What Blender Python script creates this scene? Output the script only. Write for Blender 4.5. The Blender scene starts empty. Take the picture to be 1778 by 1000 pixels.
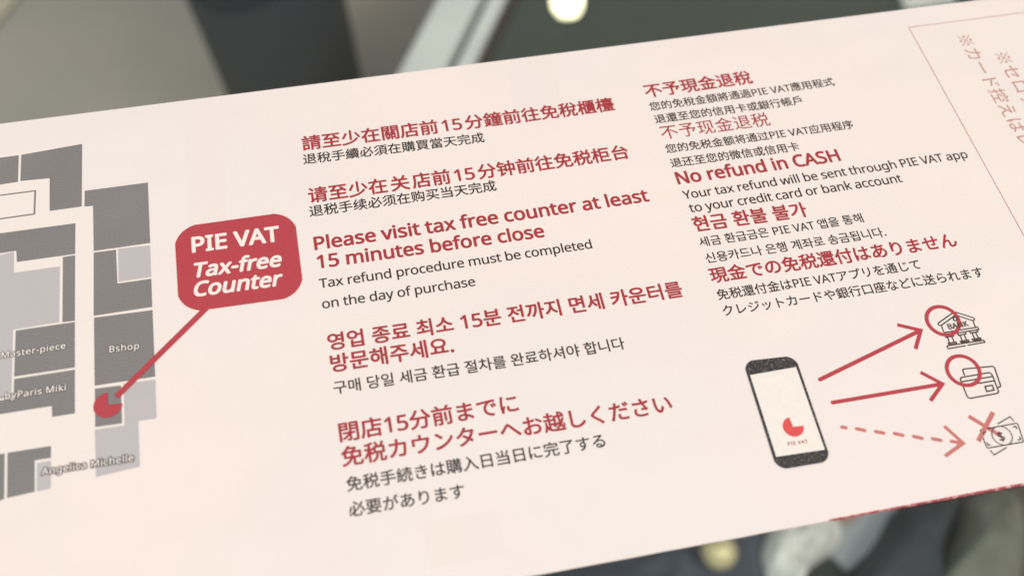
import bpy, bmesh, math, random
from mathutils import Vector, Matrix, noise

S = bpy.context.scene
COL = S.collection
# ------------------------------------------------------------------ camera
cd = bpy.data.cameras.new('camera'); cam = bpy.data.objects.new('camera', cd); COL.objects.link(cam)
cam.matrix_world = Matrix([[0.979071, 0.148424, -0.139248, -0.02785], [-0.199098, 0.840345, -0.504163, -0.100833], [0.042186, 0.521335, 0.852309, 1.120462], [0, 0, 0, 1]])
cd.sensor_width = 36.0; cd.lens = 37.4578
cd.clip_start = 0.01; cd.clip_end = 60
cd.dof.use_dof = True; cd.dof.focus_distance = 0.208; cd.dof.aperture_fstop = 12.0; cd.dof.aperture_blades = 0
S.camera = cam
# ------------------------------------------------------------------ world, lights, exposure
w = bpy.data.worlds.new('World'); S.world = w; w.use_nodes = True
bg = w.node_tree.nodes['Background']
bg.inputs['Color'].default_value = (1.0, 0.955, 0.91, 1); bg.inputs['Strength'].default_value = 0.42
def area_light(name, loc, target, size, power, color):
    l = bpy.data.lights.new(name, 'AREA'); l.shape = 'RECTANGLE'; l.size, l.size_y = size
    l.energy = power; l.color = color
    o = bpy.data.objects.new(name, l); COL.objects.link(o); o.location = loc
    o.rotation_euler = (Vector(target) - Vector(loc)).to_track_quat('-Z', 'Y').to_euler()
    return o
area_light('ceiling_panel_light', (1.5, -2.5, 4.2), (0.1, 0.2, 0.6), (2.2, 1.8), 74, (1.0, 0.93, 0.87))
area_light('ceiling_panel_light', (-2.4, -1.2, 4.4), (0, 0.4, 0.5), (1.8, 2.2), 58, (0.95, 1.0, 0.96))
area_light('added_gradient_light', (0.62, -0.50, 1.85), (0.15, 0.0, 0.95), (0.35, 0.35), 4.3, (1.0, 0.92, 0.83))  # added lamp, brightens and warms the leaflet towards its right
area_light('added_gradient_light', (-0.62, -0.1, 1.65), (-0.15, 0.0, 0.95), (0.3, 0.3), 1.25, (0.84, 1.0, 1.0))  # added cool lamp, whitens the left side of the leaflet
S.view_settings.view_transform = 'Standard'; S.view_settings.look = 'None'
S.view_settings.exposure = 0.0; S.view_settings.gamma = 1.0
S.view_settings.use_curve_mapping = False

# ------------------------------------------------------------------ helpers
def tag(o, label=None, cat=None, group=None, kind=None):
    if label: o['label'] = label
    if cat: o['category'] = cat
    if group: o['group'] = group
    if kind: o['kind'] = kind
    return o
def empty(name, loc, rz=0.0):
    o = bpy.data.objects.new(name, None); COL.objects.link(o)
    o.location = loc; o.rotation_euler = (0, 0, rz); o.empty_display_size = 0.05
    return o
def link_mesh(name, verts, faces, mat, parent=None, smooth=False):
    me = bpy.data.meshes.new(name); me.from_pydata([tuple(v) for v in verts], [], faces); me.update()
    if mat: me.materials.append(mat)
    if smooth:
        for p in me.polygons: p.use_smooth = True
    o = bpy.data.objects.new(name, me); COL.objects.link(o)
    if parent: o.parent = parent
    return o
def link_bm(name, bm, mat, parent=None, smooth=False):
    bmesh.ops.recalc_face_normals(bm, faces=bm.faces)
    me = bpy.data.meshes.new(name); bm.to_mesh(me); bm.free()
    if mat: me.materials.append(mat)
    if smooth:
        for p in me.polygons: p.use_smooth = True
    o = bpy.data.objects.new(name, me); COL.objects.link(o)
    if parent: o.parent = parent
    return o
def bm_box(bm, lo, hi, bevel=0.0):
    r = bmesh.ops.create_cube(bm, size=1.0)
    for v in r['verts']:
        v.co = Vector([lo[i] + (v.co[i] + 0.5) * (hi[i] - lo[i]) for i in range(3)])
    if bevel:
        es = list({e for v in r['verts'] for e in v.link_edges})
        bmesh.ops.bevel(bm, geom=es, offset=bevel, segments=2, profile=0.5, affect='EDGES')

def material(name, color, rough=0.6, var=0.0, var_scale=20.0, color2=None, bump=0.0, bump_scale=200.0,
             metallic=0.0, spec=0.5, detail=3.0):
    m = bpy.data.materials.new(name); m.use_nodes = True
    nt = m.node_tree; N = nt.nodes; L = nt.links
    b = N['Principled BSDF']
    b.inputs['Roughness'].default_value = rough; b.inputs['Metallic'].default_value = metallic
    b.inputs['Specular IOR Level'].default_value = spec
    c1 = (*color, 1)
    if color2 is None and var: color2 = tuple(max(0, c * (1 - var)) for c in color)
    tc = N.new('ShaderNodeTexCoord')
    if color2:
        n = N.new('ShaderNodeTexNoise'); n.inputs['Scale'].default_value = var_scale; n.inputs['Detail'].default_value = detail
        L.new(tc.outputs['Object'], n.inputs['Vector'])
        r = N.new('ShaderNodeValToRGB'); r.color_ramp.elements[0].position = 0.32; r.color_ramp.elements[1].position = 0.68
        r.color_ramp.elements[0].color = c1; r.color_ramp.elements[1].color = (*color2, 1)
        L.new(n.outputs['Fac'], r.inputs['Fac']); L.new(r.outputs['Color'], b.inputs['Base Color'])
    else:
        b.inputs['Base Color'].default_value = c1
    if bump:
        n2 = N.new('ShaderNodeTexNoise'); n2.inputs['Scale'].default_value = bump_scale; n2.inputs['Detail'].default_value = 4
        L.new(tc.outputs['Object'], n2.inputs['Vector'])
        bp = N.new('ShaderNodeBump'); bp.inputs['Strength'].default_value = bump; bp.inputs['Distance'].default_value = 0.001
        L.new(n2.outputs['Fac'], bp.inputs['Height']); L.new(bp.outputs['Normal'], b.inputs['Normal'])
    return m

def screen_ink(name, color, color2, scale, mixfac):
    """grey tint printed as a fine line screen, with paper grain breaking it up"""
    m = bpy.data.materials.new(name); m.use_nodes = True
    nt = m.node_tree; N = nt.nodes; L = nt.links; b = N['Principled BSDF']
    b.inputs['Roughness'].default_value = 0.6; b.inputs['Specular IOR Level'].default_value = 0.3
    tc = N.new('ShaderNodeTexCoord')
    wv = N.new('ShaderNodeTexWave'); wv.wave_type = 'BANDS'; wv.bands_direction = 'Y'
    wv.inputs['Scale'].default_value = scale; wv.inputs['Distortion'].default_value = 0.8
    wv.inputs['Detail'].default_value = 2; wv.inputs['Detail Scale'].default_value = 1.6
    L.new(tc.outputs['Object'], wv.inputs['Vector'])
    n = N.new('ShaderNodeTexNoise'); n.inputs['Scale'].default_value = 2600; n.inputs['Detail'].default_value = 2
    L.new(tc.outputs['Object'], n.inputs['Vector'])
    n3 = N.new('ShaderNodeTexNoise'); n3.inputs['Scale'].default_value = 45
    L.new(tc.outputs['Object'], n3.inputs['Vector'])
    a = N.new('ShaderNodeMath'); a.operation = 'MULTIPLY'; L.new(wv.outputs['Fac'], a.inputs[0]); L.new(n3.outputs['Fac'], a.inputs[1])
    a2 = N.new('ShaderNodeMath'); a2.operation = 'MULTIPLY_ADD'; L.new(n.outputs['Fac'], a2.inputs[0]); a2.inputs[1].default_value = 0.55
    L.new(a.outputs[0], a2.inputs[2])
    r = N.new('ShaderNodeValToRGB'); r.color_ramp.elements[0].position = 0.5 - mixfac; r.color_ramp.elements[1].position = 0.5 + mixfac
    r.color_ramp.elements[0].color = (*color, 1); r.color_ramp.elements[1].color = (*color2, 1)
    L.new(a2.outputs[0], r.inputs['Fac']); L.new(r.outputs['Color'], b.inputs['Base Color'])
    return m

M = {}
M['paper'] = material('uncoated_paper', (0.808, 0.696, 0.662), 0.75, color2=(0.764, 0.699, 0.682), var_scale=11, bump=0.10, bump_scale=2500, spec=0.25, detail=6)
def paper_cockle(m):                                         # slight cockling of the card, under the fine fibre bump
    nt = m.node_tree; N = nt.nodes; L = nt.links; b = N['Principled BSDF']
    tc = N.new('ShaderNodeTexCoord'); n = N.new('ShaderNodeTexNoise'); n.inputs['Scale'].default_value = 16; n.inputs['Detail'].default_value = 3
    L.new(tc.outputs['Object'], n.inputs['Vector'])
    bp = N.new('ShaderNodeBump'); bp.inputs['Strength'].default_value = 1.0; bp.inputs['Distance'].default_value = 0.0022
    fine = [x for x in N if x.type == 'BUMP' and x != bp][0]
    L.new(n.outputs['Fac'], bp.inputs['Height']); L.new(bp.outputs['Normal'], fine.inputs['Normal'])
paper_cockle(M['paper'])
M['paper_back'] = material('paper_back', (0.33, 0.33, 0.28), 0.8, var=0.2, var_scale=300)
M['ink_red'] = material('red_ink', (0.375, 0.036, 0.045), 0.5, color2=(0.325, 0.034, 0.042), var_scale=900, spec=0.35)
M['ink_red_block'] = material('red_ink_block', (0.450, 0.054, 0.070), 0.5, color2=(0.42, 0.052, 0.068), var_scale=1500, spec=0.35, bump=0.04, bump_scale=3000)
M['ink_red_light'] = material('light_red_ink', (0.56, 0.19, 0.17), 0.55, color2=(0.50, 0.17, 0.155), var_scale=900, spec=0.3)
M['ink_coral'] = material('coral_ink', (0.72, 0.085, 0.085), 0.5, color2=(0.62, 0.08, 0.085), var_scale=2500, spec=0.35)
M['ink_rose'] = material('thin_rose_ink', (0.53, 0.27, 0.24), 0.6, var=0.12, var_scale=700, spec=0.3)
M['ink_ghost'] = material('show_through_tint', (0.770, 0.690, 0.668), 0.75, color2=(0.782, 0.688, 0.660), var_scale=60, bump=0.05, bump_scale=2500, spec=0.25)
M['ink_black'] = material('dark_brown_ink', (0.030, 0.023, 0.021), 0.5, color2=(0.036, 0.028, 0.026), var_scale=1200, spec=0.35)
M['ink_grey'] = material('brown_line_ink', (0.072, 0.056, 0.044), 0.55, var=0.2, var_scale=900, spec=0.3)
M['ink_room'] = screen_ink('dark_room_tint', (0.160, 0.149, 0.150), (0.255, 0.238, 0.238), 640, 0.42)
M['ink_room_light'] = screen_ink('light_room_tint', (0.450, 0.415, 0.425), (0.495, 0.460, 0.468), 640, 0.3)
M['ink_corridor'] = material('pale_corridor', (0.80, 0.708, 0.668), 0.75, color2=(0.775, 0.695, 0.660), var_scale=40, spec=0.25)
M['ink_white'] = material('unprinted_white', (0.81, 0.735, 0.70), 0.7, color2=(0.78, 0.71, 0.675), var_scale=900, spec=0.25)
M['ink_shadow'] = material('lettering_outline_ink', (0.085, 0.076, 0.073), 0.55, var=0.15, var_scale=800, spec=0.3)
def phone_ink():
    m = material('speckled_black_ink', (0.030, 0.026, 0.029), 0.45, spec=0.4)
    nt = m.node_tree; N = nt.nodes; L = nt.links; b = N['Principled BSDF']
    tc = N.new('ShaderNodeTexCoord'); n = N.new('ShaderNodeTexNoise'); n.inputs['Scale'].default_value = 4600; n.inputs['Detail'].default_value = 1
    L.new(tc.outputs['Object'], n.inputs['Vector'])
    r = N.new('ShaderNodeValToRGB'); r.color_ramp.elements[0].position = 0.60; r.color_ramp.elements[1].position = 0.74
    r.color_ramp.elements[0].color = (0.040, 0.035, 0.038, 1); r.color_ramp.elements[1].color = (0.30, 0.27, 0.26, 1)
    L.new(n.outputs['Fac'], r.inputs['Fac']); L.new(r.outputs['Color'], b.inputs['Base Color'])
    return m
M['ink_phone'] = phone_ink()
def edge_ink():
    m = material('scuffed_red_edge', (0.42, 0.035, 0.05), 0.5)
    nt = m.node_tree; N = nt.nodes; L = nt.links; b = N['Principled BSDF']
    tc = N.new('ShaderNodeTexCoord'); n = N.new('ShaderNodeTexNoise'); n.inputs['Scale'].default_value = 1100; n.inputs['Detail'].default_value = 5
    L.new(tc.outputs['Object'], n.inputs['Vector'])
    r = N.new('ShaderNodeValToRGB'); r.color_ramp.elements[0].position = 0.50; r.color_ramp.elements[1].position = 0.68
    r.color_ramp.elements[0].color = (0.40, 0.05, 0.065, 1); r.color_ramp.elements[1].color = (0.76, 0.47, 0.44, 1)
    L.new(n.outputs['Fac'], r.inputs['Fac']); L.new(r.outputs['Color'], b.inputs['Base Color'])
    return m
M['ink_edge'] = edge_ink()
M['floor'] = material('grey_stone_floor', (0.47, 0.43, 0.37), 0.55, color2=(0.40, 0.385, 0.345), var_scale=5, bump=0.05, bump_scale=60)
M['walkway'] = material('beige_stone_floor', (0.66, 0.59, 0.44), 0.5, color2=(0.60, 0.54, 0.42), var_scale=6)
M['alu'] = material('brushed_aluminium', (0.84, 0.86, 0.84), 0.42, var=0.1, var_scale=14, metallic=0.1, bump=0.03, bump_scale=150)
M['groove'] = material('rubber_groove', (0.060, 0.055, 0.040), 0.7, var=0.2)
M['gasket'] = material('brown_gasket', (0.055, 0.042, 0.038), 0.6, var=0.2)
M['shelf'] = material('dark_green_board', (0.070, 0.088, 0.076), 0.45, color2=(0.050, 0.060, 0.053), var_scale=4.5, bump=0.02, bump_scale=90)
M['trouser'] = material('charcoal_trouser_cloth', (0.044, 0.046, 0.047), 0.85, color2=(0.036, 0.045, 0.056), var_scale=6, bump=0.2, bump_scale=300)
M['jacket'] = material('dark_jacket_cloth', (0.030, 0.031, 0.036), 0.85, var=0.2, var_scale=8, bump=0.2, bump_scale=300)
M['shoe'] = material('black_leather', (0.015, 0.014, 0.013), 0.4)
M['skin'] = material('skin', (0.52, 0.33, 0.24), 0.5, var=0.08)
M['hair'] = material('black_hair', (0.012, 0.010, 0.009), 0.5)
M['navy'] = material('navy_knit', (0.085, 0.097, 0.128), 0.9, color2=(0.060, 0.070, 0.098), var_scale=22, bump=0.3, bump_scale=500)
M['white_cloth'] = material('white_lace_cloth', (0.86, 0.85, 0.83), 0.9, color2=(0.72, 0.71, 0.70), var_scale=62, bump=0.4, bump_scale=400, detail=1)
M['blue_card'] = material('pale_blue_paper', (0.52, 0.56, 0.62), 0.7, color2=(0.45, 0.48, 0.53), var_scale=30)
M['pink_patch'] = material('dusty_pink', (0.46, 0.33, 0.29), 0.7, var=0.15, var_scale=40)
M['charcoal'] = material('charcoal_felt', (0.045, 0.050, 0.062), 0.9, color2=(0.066, 0.073, 0.088), var_scale=14, bump=0.3, bump_scale=400)
M['olive'] = material('sage_canvas', (0.175, 0.185, 0.155), 0.85, color2=(0.225, 0.225, 0.185), var_scale=18, bump=0.3, bump_scale=400)
M['brown'] = material('brown_card', (0.095, 0.082, 0.066), 0.7, var=0.25, var_scale=14)
M['gold'] = material('brushed_gold', (0.84, 0.74, 0.44), 0.42, metallic=0.35, var=0.12, var_scale=90)
M['lamp_body'] = material('white_lamp_housing', (0.75, 0.75, 0.74), 0.4)
def glass():
    m = bpy.data.materials.new('clear_counter_glass'); m.use_nodes = True
    nt = m.node_tree; N = nt.nodes; L = nt.links; N.clear()
    out = N.new('ShaderNodeOutputMaterial'); mx = N.new('ShaderNodeMixShader'); fr = N.new('ShaderNodeFresnel'); fr.inputs['IOR'].default_value = 1.5
    tr = N.new('ShaderNodeBsdfTransparent'); tr.inputs['Color'].default_value = (0.965, 0.985, 0.972, 1)
    gl = N.new('ShaderNodeBsdfGlossy'); gl.inputs['Roughness'].default_value = 0.0
    ge = N.new('ShaderNodeNewGeometry'); mu = N.new('ShaderNodeMath'); mu.operation = 'MULTIPLY_ADD'     # reflect at outer faces only
    mu.inputs[1].default_value = -1.0; mu.inputs[2].default_value = 1.0; L.new(ge.outputs['Backfacing'], mu.inputs[0])
    m2 = N.new('ShaderNodeMath'); m2.operation = 'MULTIPLY'; L.new(fr.outputs[0], m2.inputs[0]); L.new(mu.outputs[0], m2.inputs[1])
    L.new(m2.outputs[0], mx.inputs[0]); L.new(tr.outputs[0], mx.inputs[1]); L.new(gl.outputs[0], mx.inputs[2]); L.new(mx.outputs[0], out.inputs[0])
    return m
M['glass'] = glass()
def emit(name, color, strength):
    m = bpy.data.materials.new(name); m.use_nodes = True
    N = m.node_tree.nodes; b = N['Principled BSDF']
    b.inputs['Base Color'].default_value = (*color, 1); b.inputs['Emission Color'].default_value = (*color, 1)
    b.inputs['Emission Strength'].default_value = strength
    return m
M['lamp_lens'] = emit('lamp_lens', (1.0, 0.98, 0.62), 75.0)

# ------------------------------------------------------------------ setting: floor
tag(link_mesh('floor', [(-7, -7, 0), (7, -7, 0), (7, 7, 0), (-7, 7, 0)], [(0, 1, 2, 3)], M['floor']), kind='structure')
A = Vector((0.054, 0.559, 0)); E1 = Vector((0.5, 0.8660254, 0)); E2 = Vector((0.8660254, -0.5, 0))
wk = [A + E1 * a + E2 * b for a, b in ((-5, -0.735), (5, -0.735), (5, -1.9), (-5, -1.9))]
tag(link_mesh('walkway', [(v.x, v.y, 0.004) for v in wk], [(3, 2, 1, 0)], M['walkway']), kind='structure')

# ------------------------------------------------------------------ glass counter (local x = across, y = along its long side)
RZ = math.radians(-30)
counter = tag(empty('glass_counter', (A.x, A.y, 0), RZ),
              'glass topped counter with aluminium edge rail and dark green lower shelf under the leaflet', 'counter')
def cbox(name, boxes, mat, bevel=0.0, parent=None):
    bm = bmesh.new()
    for lo, hi in boxes: bm_box(bm, lo, hi, bevel)
    return link_bm(name, bm, mat, parent or counter)
Y0, Y1, XW = -1.05, 0.80, 0.80
cbox('glass_top', [((-0.01, Y0 - 0.01, 0.9405), (XW + 0.01, Y1 + 0.01, 0.9485))], M['glass'])
for nm, lo, hi in (('top_rail', (0, Y0, 0.905), (0.035, Y1, 0.939)), ('top_rail', (XW - 0.035, Y0, 0.905), (XW, Y1, 0.939)),
                   ('top_rail', (0.0355, Y0, 0.905), (XW - 0.0355, Y0 + 0.035, 0.939)), ('top_rail', (0.0355, Y1 - 0.035, 0.905), (XW - 0.0355, Y1, 0.939))):
    cbox(nm, [(lo, hi)], M['alu'], 0.003)
rail = cbox('shelf_rail', [((0, Y0 + 0.036, 0.405), (0.035, Y1 - 0.036, 0.456))], M['alu'], 0.004)
cbox('rail_groove', [((0.0355, Y0 + 0.036, 0.405), (0.0405, Y1 - 0.036, 0.440))], M['groove'], 0, rail)
cbox('rail_lip', [((0.041, Y0 + 0.036, 0.405), (0.0555, Y1 - 0.036, 0.452))], M['alu'], 0.003, rail)
cbox('rail_gasket', [((0.056, Y0 + 0.036, 0.405), (0.066, Y1 - 0.036, 0.447))], M['gasket'], 0.002, rail)
cbox('shelf_panel', [((0.0665, Y0 + 0.036, 0.425), (XW - 0.002, Y1 - 0.036, 0.445))], M['shelf'])
for px_ in (0, XW - 0.035):
    for py_ in (Y0, Y1 - 0.035):
        cbox('post', [((px_, py_, 0.0), (px_ + 0.035, py_ + 0.035, 0.9045))], M['alu'], 0.003)

# ------------------------------------------------------------------ goods lying on the shelf
ZS = 0.4455
def mound(name, outline, height, mat, seed, amp=0.006, rings=14, sub=9, fold=60.0, power=0.45):
    """soft padded shape over a star-shaped outline, with folds"""
    n = len(outline); pts = []
    P = [Vector(p) for p in outline]
    for i in range(n):                                       # Catmull-Rom outline
        p0, p1, p2, p3 = P[i - 1], P[i], P[(i + 1) % n], P[(i + 2) % n]
        for k in range(sub):
            t = k / sub
            pts.append(0.5 * ((2 * p1) + (p2 - p0) * t + (2 * p0 - 5 * p1 + 4 * p2 - p3) * t * t + (3 * p1 - p0 - 3 * p2 + p3) * t ** 3))
    c = sum(pts, Vector((0, 0))) / len(pts); m = len(pts)
    V = []; F = []
    for r in range(rings + 1):
        t = r / (rings + 1); h = height * (1 - (1 - t) ** 2.4) ** power if t > 0 else 0.0
        for q in pts:
            p = q.lerp(c, t)
            nz = noise.noise(Vector((p.x * fold, p.y * fold, seed * 7.3))) * amp * min(1, t * 4)
            nz += noise.noise(Vector((p.x * fold * 2.7, p.y * fold * 2.7, seed * 3.1))) * amp * 0.4 * min(1, t * 4)
            V.append((p.x, p.y, ZS + max(0.0, h + nz)))
    for r in range(rings):
        for k in range(m):
            a = r * m + k; b = r * m + (k + 1) % m
            F.append((a, b, b + m, a + m))
    V.append((c.x, c.y, ZS + height)); top = len(V) - 1
    for k in range(m): F.append((rings * m + k, rings * m + (k + 1) % m, top))
    F.append(tuple(reversed(range(m))))
    return link_mesh(name, V, F, mat, None, True)
tag(mound('folded_jumper', [(0.04102, 0.07858), (0.13744, 0.09023), (0.20821, 0.09249), (0.20689, 0.06564), (0.18566, 0.02569), (0.09914, 0.01812), (0.02647, 0.04243)], 0.030, M['navy'], 1, 0.010, fold=38), 'navy knitted jumper lying folded on the shelf below the leaflet', 'jumper')
tag(mound('lace_cloth', [(0.19071, 0.06117), (0.19898, 0.07669), (0.21437, 0.08739), (0.24309, 0.08991), (0.25714, 0.07935), (0.24983, 0.06324), (0.22803, 0.05408), (0.21702, 0.045), (0.20561, 0.02899), (0.19083, 0.03542)], 0.034, M['white_cloth'], 2, 0.010, fold=70), 'crumpled white cloth with grey lace spots on the shelf, right of the gold bell', 'cloth')
tag(mound('felt_bag', [(0.30099, 0.08305), (0.34226, 0.08343), (0.33183, 0.06927), (0.3114, 0.04583), (0.29108, 0.01258), (0.22794, 0.01756), (0.24899, 0.04262), (0.27704, 0.06388)], 0.045, M['charcoal'], 3, 0.006, fold=30), 'charcoal felt bag between the pale blue card and the sage green pouch', 'bag')
tag(mound('canvas_pouch', [(0.33701, 0.07631), (0.36996, 0.0803), (0.36982, 0.05816), (0.33777, 0.00362), (0.28392, 0.01396), (0.30577, 0.03931), (0.32398, 0.05891)], 0.055, M['olive'], 4, 0.010, fold=34), 'sage green canvas pouch at the right, beside the charcoal felt bag', 'pouch')
def slab(name, outline, z0, z1, mat):
    n = len(outline)
    V = [(x, y, z0) for x, y in outline] + [(x, y, z1) for x, y in outline]
    F = [tuple(reversed(range(n))), tuple(range(n, 2 * n))] + [(i, (i + 1) % n, (i + 1) % n + n, i + n) for i in range(n)]
    me = bpy.data.meshes.new(name); bm = bmesh.new()
    vs = [bm.verts.new(v) for v in V]
    for f in F: bm.faces.new([vs[i] for i in f])
    bmesh.ops.bevel(bm, geom=list(bm.edges), offset=min(0.001, (z1 - z0) * 0.3), segments=2, affect='EDGES')
    return link_bm(name, bm, mat)
tag(slab('paper_card', [(0.25425, 0.08817), (0.30663, 0.09058), (0.29391, 0.07469), (0.26887, 0.05774), (0.25318, 0.04919), (0.24462, 0.06234), (0.24306, 0.07434)], ZS, ZS + 0.004, M['blue_card']), 'pale blue grey card with a pointed end beside the white cloth', 'card')
tag(slab('pink_slab', [(0.24473, 0.08688), (0.2737, 0.08828), (0.27096, 0.07915), (0.24481, 0.07615)], ZS + 0.0045, ZS + 0.007, M['pink_patch']), 'small flat dusty pink patch lying on the pale blue card', 'tag')  # thin flat dusty pink piece
tag(slab('card_box', [(0.37504, 0.0885), (0.45858, 0.08763), (0.40132, -0.01784), (0.32847, -0.00382)], ZS, ZS + 0.03, M['brown']), 'flat brown box on the shelf at the right edge of the photo', 'box')
tag(slab('price_tag', [(0.49269, 0.54796), (0.54438, 0.54896), (0.54052, 0.52478), (0.48924, 0.5233)], ZS, ZS + 0.004, M['white_cloth']), 'small pinkish white tag lying far back on the dark green shelf', 'tag')
def gold_bell():
    gx, gy = (0.16295, 0.06738); r = 0.0108
    t = tag(empty('jingle_bell', (gx, gy, ZS + 0.030)), 'small round gold bell lying on the navy jumper', 'bell')
    bm = bmesh.new(); bmesh.ops.create_uvsphere(bm, u_segments=40, v_segments=24, radius=r)
    for v in bm.verts:                                       # a slot across the lower half and a raised seam
        if abs(v.co.z) < r * 0.1: v.co.xy *= 1.05
        if v.co.z < -r * 0.1 and abs(v.co.x) < r * 0.12: v.co *= 0.86
        v.co.z += r
    link_bm('bell_body', bm, M['gold'], t, True)
    bm = bmesh.new(); R_, q = 0.0034, 0.0008
    for i in range(24):
        for j in range(8):
            a, b = i / 24 * math.tau, j / 8 * math.tau
            bm.verts.new(((R_ + q * math.cos(b)) * math.cos(a), q * math.sin(b), 2 * r + 0.0026 + (R_ + q * math.cos(b)) * math.sin(a)))
    bm.verts.ensure_lookup_table()
    for i in range(24):
        for j in range(8):
            bm.faces.new([bm.verts[(i % 24) * 8 + j], bm.verts[((i + 1) % 24) * 8 + j], bm.verts[((i + 1) % 24) * 8 + (j + 1) % 8], bm.verts[i * 8 + (j + 1) % 8]])
    link_bm('loop', bm, M['gold'], t, True)
gold_bell()

# ------------------------------------------------------------------ person standing beyond the counter
def skin_chain(name, pts, edges, radii, mat, parent, root=0, levels=2):
    me = bpy.data.meshes.new(name + '_skeleton'); me.from_pydata([tuple(p) for p in pts], edges, [])
    o = bpy.data.objects.new(name, me); COL.objects.link(o)
    md = o.modifiers.new('skin', 'SKIN'); md.use_smooth_shade = True
    for i, sv in enumerate(me.skin_vertices[0].data):
        r = radii[i]; sv.radius = r if isinstance(r, tuple) else (r, r); sv.use_root = (i == root)
    sb = o.modifiers.new('sub', 'SUBSURF'); sb.levels = levels; sb.render_levels = levels
    dg = bpy.context.evaluated_depsgraph_get()
    nm = bpy.data.meshes.new_from_object(o.evaluated_get(dg)); nm.name = name
    o.modifiers.clear(); o.data = nm; bpy.data.meshes.remove(me)
    nm.materials.clear(); nm.materials.append(mat)
    for p in nm.polygons: p.use_smooth = True
    o.parent = parent
    return o
def make_person():
    t = tag(empty('person', (-0.1007, 0.8251, 0.0), math.radians(-70)), 'person in dark charcoal trousers standing on the grey floor beyond the counter rail', 'person')
    t.scale = (0.93, 0.93, 0.93)
    # local x = facing, y = left side
    body_p = [(0, 0, 0.95), (0, 0, 1.15), (0.01, 0, 1.36), (0.01, 0, 1.47), (0.03, 0, 1.56), (0.035, 0, 1.68),
              (0, 0.19, 1.40), (-0.06, 0.25, 1.15), (0.02, 0.17, 0.96), (0.03, 0.12, 0.90), (0, -0.19, 1.40), (-0.06, -0.25, 1.15), (0.02, -0.17, 0.96), (0.03, -0.12, 0.90)]
    body_e = [(0, 1), (1, 2), (2, 3), (3, 4), (4, 5), (2, 6), (6, 7), (7, 8), (8, 9), (2, 10), (10, 11), (11, 12), (12, 13)]
    body_r = [(0.11, 0.15), (0.10, 0.14), (0.11, 0.17), 0.05, 0.085, 0.075, 0.06, 0.042, 0.030, 0.026, 0.06, 0.042, 0.030, 0.026]
    body = skin_chain('body', body_p, body_e, body_r, M['skin'], t)
    jk = skin_chain('jacket', [(0, 0, 0.80), (0, 0, 1.12), (0.01, 0, 1.36), (0.01, 0, 1.43), (0, 0.20, 1.40), (-0.06, 0.255, 1.15), (0.02, 0.185, 0.95), (0, -0.20, 1.40), (-0.06, -0.255, 1.15), (0.02, -0.185, 0.95)],
               [(0, 1), (1, 2), (2, 3), (2, 4), (4, 5), (5, 6), (2, 7), (7, 8), (8, 9)], [(0.16, 0.215), (0.14, 0.18), (0.13, 0.19), 0.075, 0.075, 0.06, 0.045, 0.075, 0.06, 0.045], M['jacket'], t)
    skin_chain('trousers', [(0, 0, 0.97), (-0.02, 0.085, 0.84), (-0.03, 0.065, 0.48), (-0.075, 0.06, 0.24), (-0.10, 0.055, 0.045), (0.02, -0.075, 0.84), (0.09, -0.015, 0.48), (0.115, 0.0, 0.24), (0.113, 0.004, 0.045)],
               [(0, 1), (1, 2), (2, 3), (3, 4), (0, 5), (5, 6), (6, 7), (7, 8)], [(0.13, 0.17), 0.105, 0.086, 0.082, 0.084, 0.105, 0.090, 0.084, 0.084], M['trouser'], t)
    for x, y in ((-0.10, 0.055), (0.113, 0.004)):
        skin_chain('shoe', [(x - 0.06, y, 0.045), (x + 0.03, y, 0.042), (x + 0.15, y * 1.1, 0.032), (x + 0.20, y * 1.1, 0.028)], [(0, 1), (1, 2), (2, 3)], [0.04, 0.042, 0.032, 0.024], M['shoe'], t)
    skin_chain('hair', [(-0.02, 0, 1.60), (-0.01, 0, 1.70), (0.04, 0, 1.745)], [(0, 1), (1, 2)], [0.075, 0.088, 0.06], M['hair'], t)
make_person()

# ------------------------------------------------------------------ spot lamp whose mirror image shows in the glass
def spot_lamp():
    t = tag(empty('ceiling_spot_lamp', (0.56173, 1.74329, 2.6)), 'white spot lamp with glowing round globe, mirrored as a bright disc in the glass', 'lamp')
    d = (Vector((0.03, 0.13, 0.95)) - Vector(t.location)).to_track_quat('-Z', 'Y').to_matrix()
    def ring(bm, prof, seg=40):
        rows = [[bm.verts.new(d @ Vector((r * math.cos(k / seg * math.tau), r * math.sin(k / seg * math.tau), z))) for k in range(seg)] for r, z in prof]
        for a, b in zip(rows, rows[1:]):
            for k in range(seg): bm.faces.new((a[k], a[(k + 1) % seg], b[(k + 1) % seg], b[k]))
        return rows
    bm = bmesh.new(); rows = ring(bm, [(0.020, 0.14), (0.036, 0.12), (0.038, 0.028), (0.034, 0.026), (0.030, 0.024)]); bm.faces.new(rows[0])
    link_bm('housing', bm, M['lamp_body'], t, False)
    bm = bmesh.new(); bmesh.ops.create_uvsphere(bm, u_segments=40, v_segments=24, radius=0.0365)
    link_bm('globe', bm, M['lamp_lens'], t, True)
spot_lamp()

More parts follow.
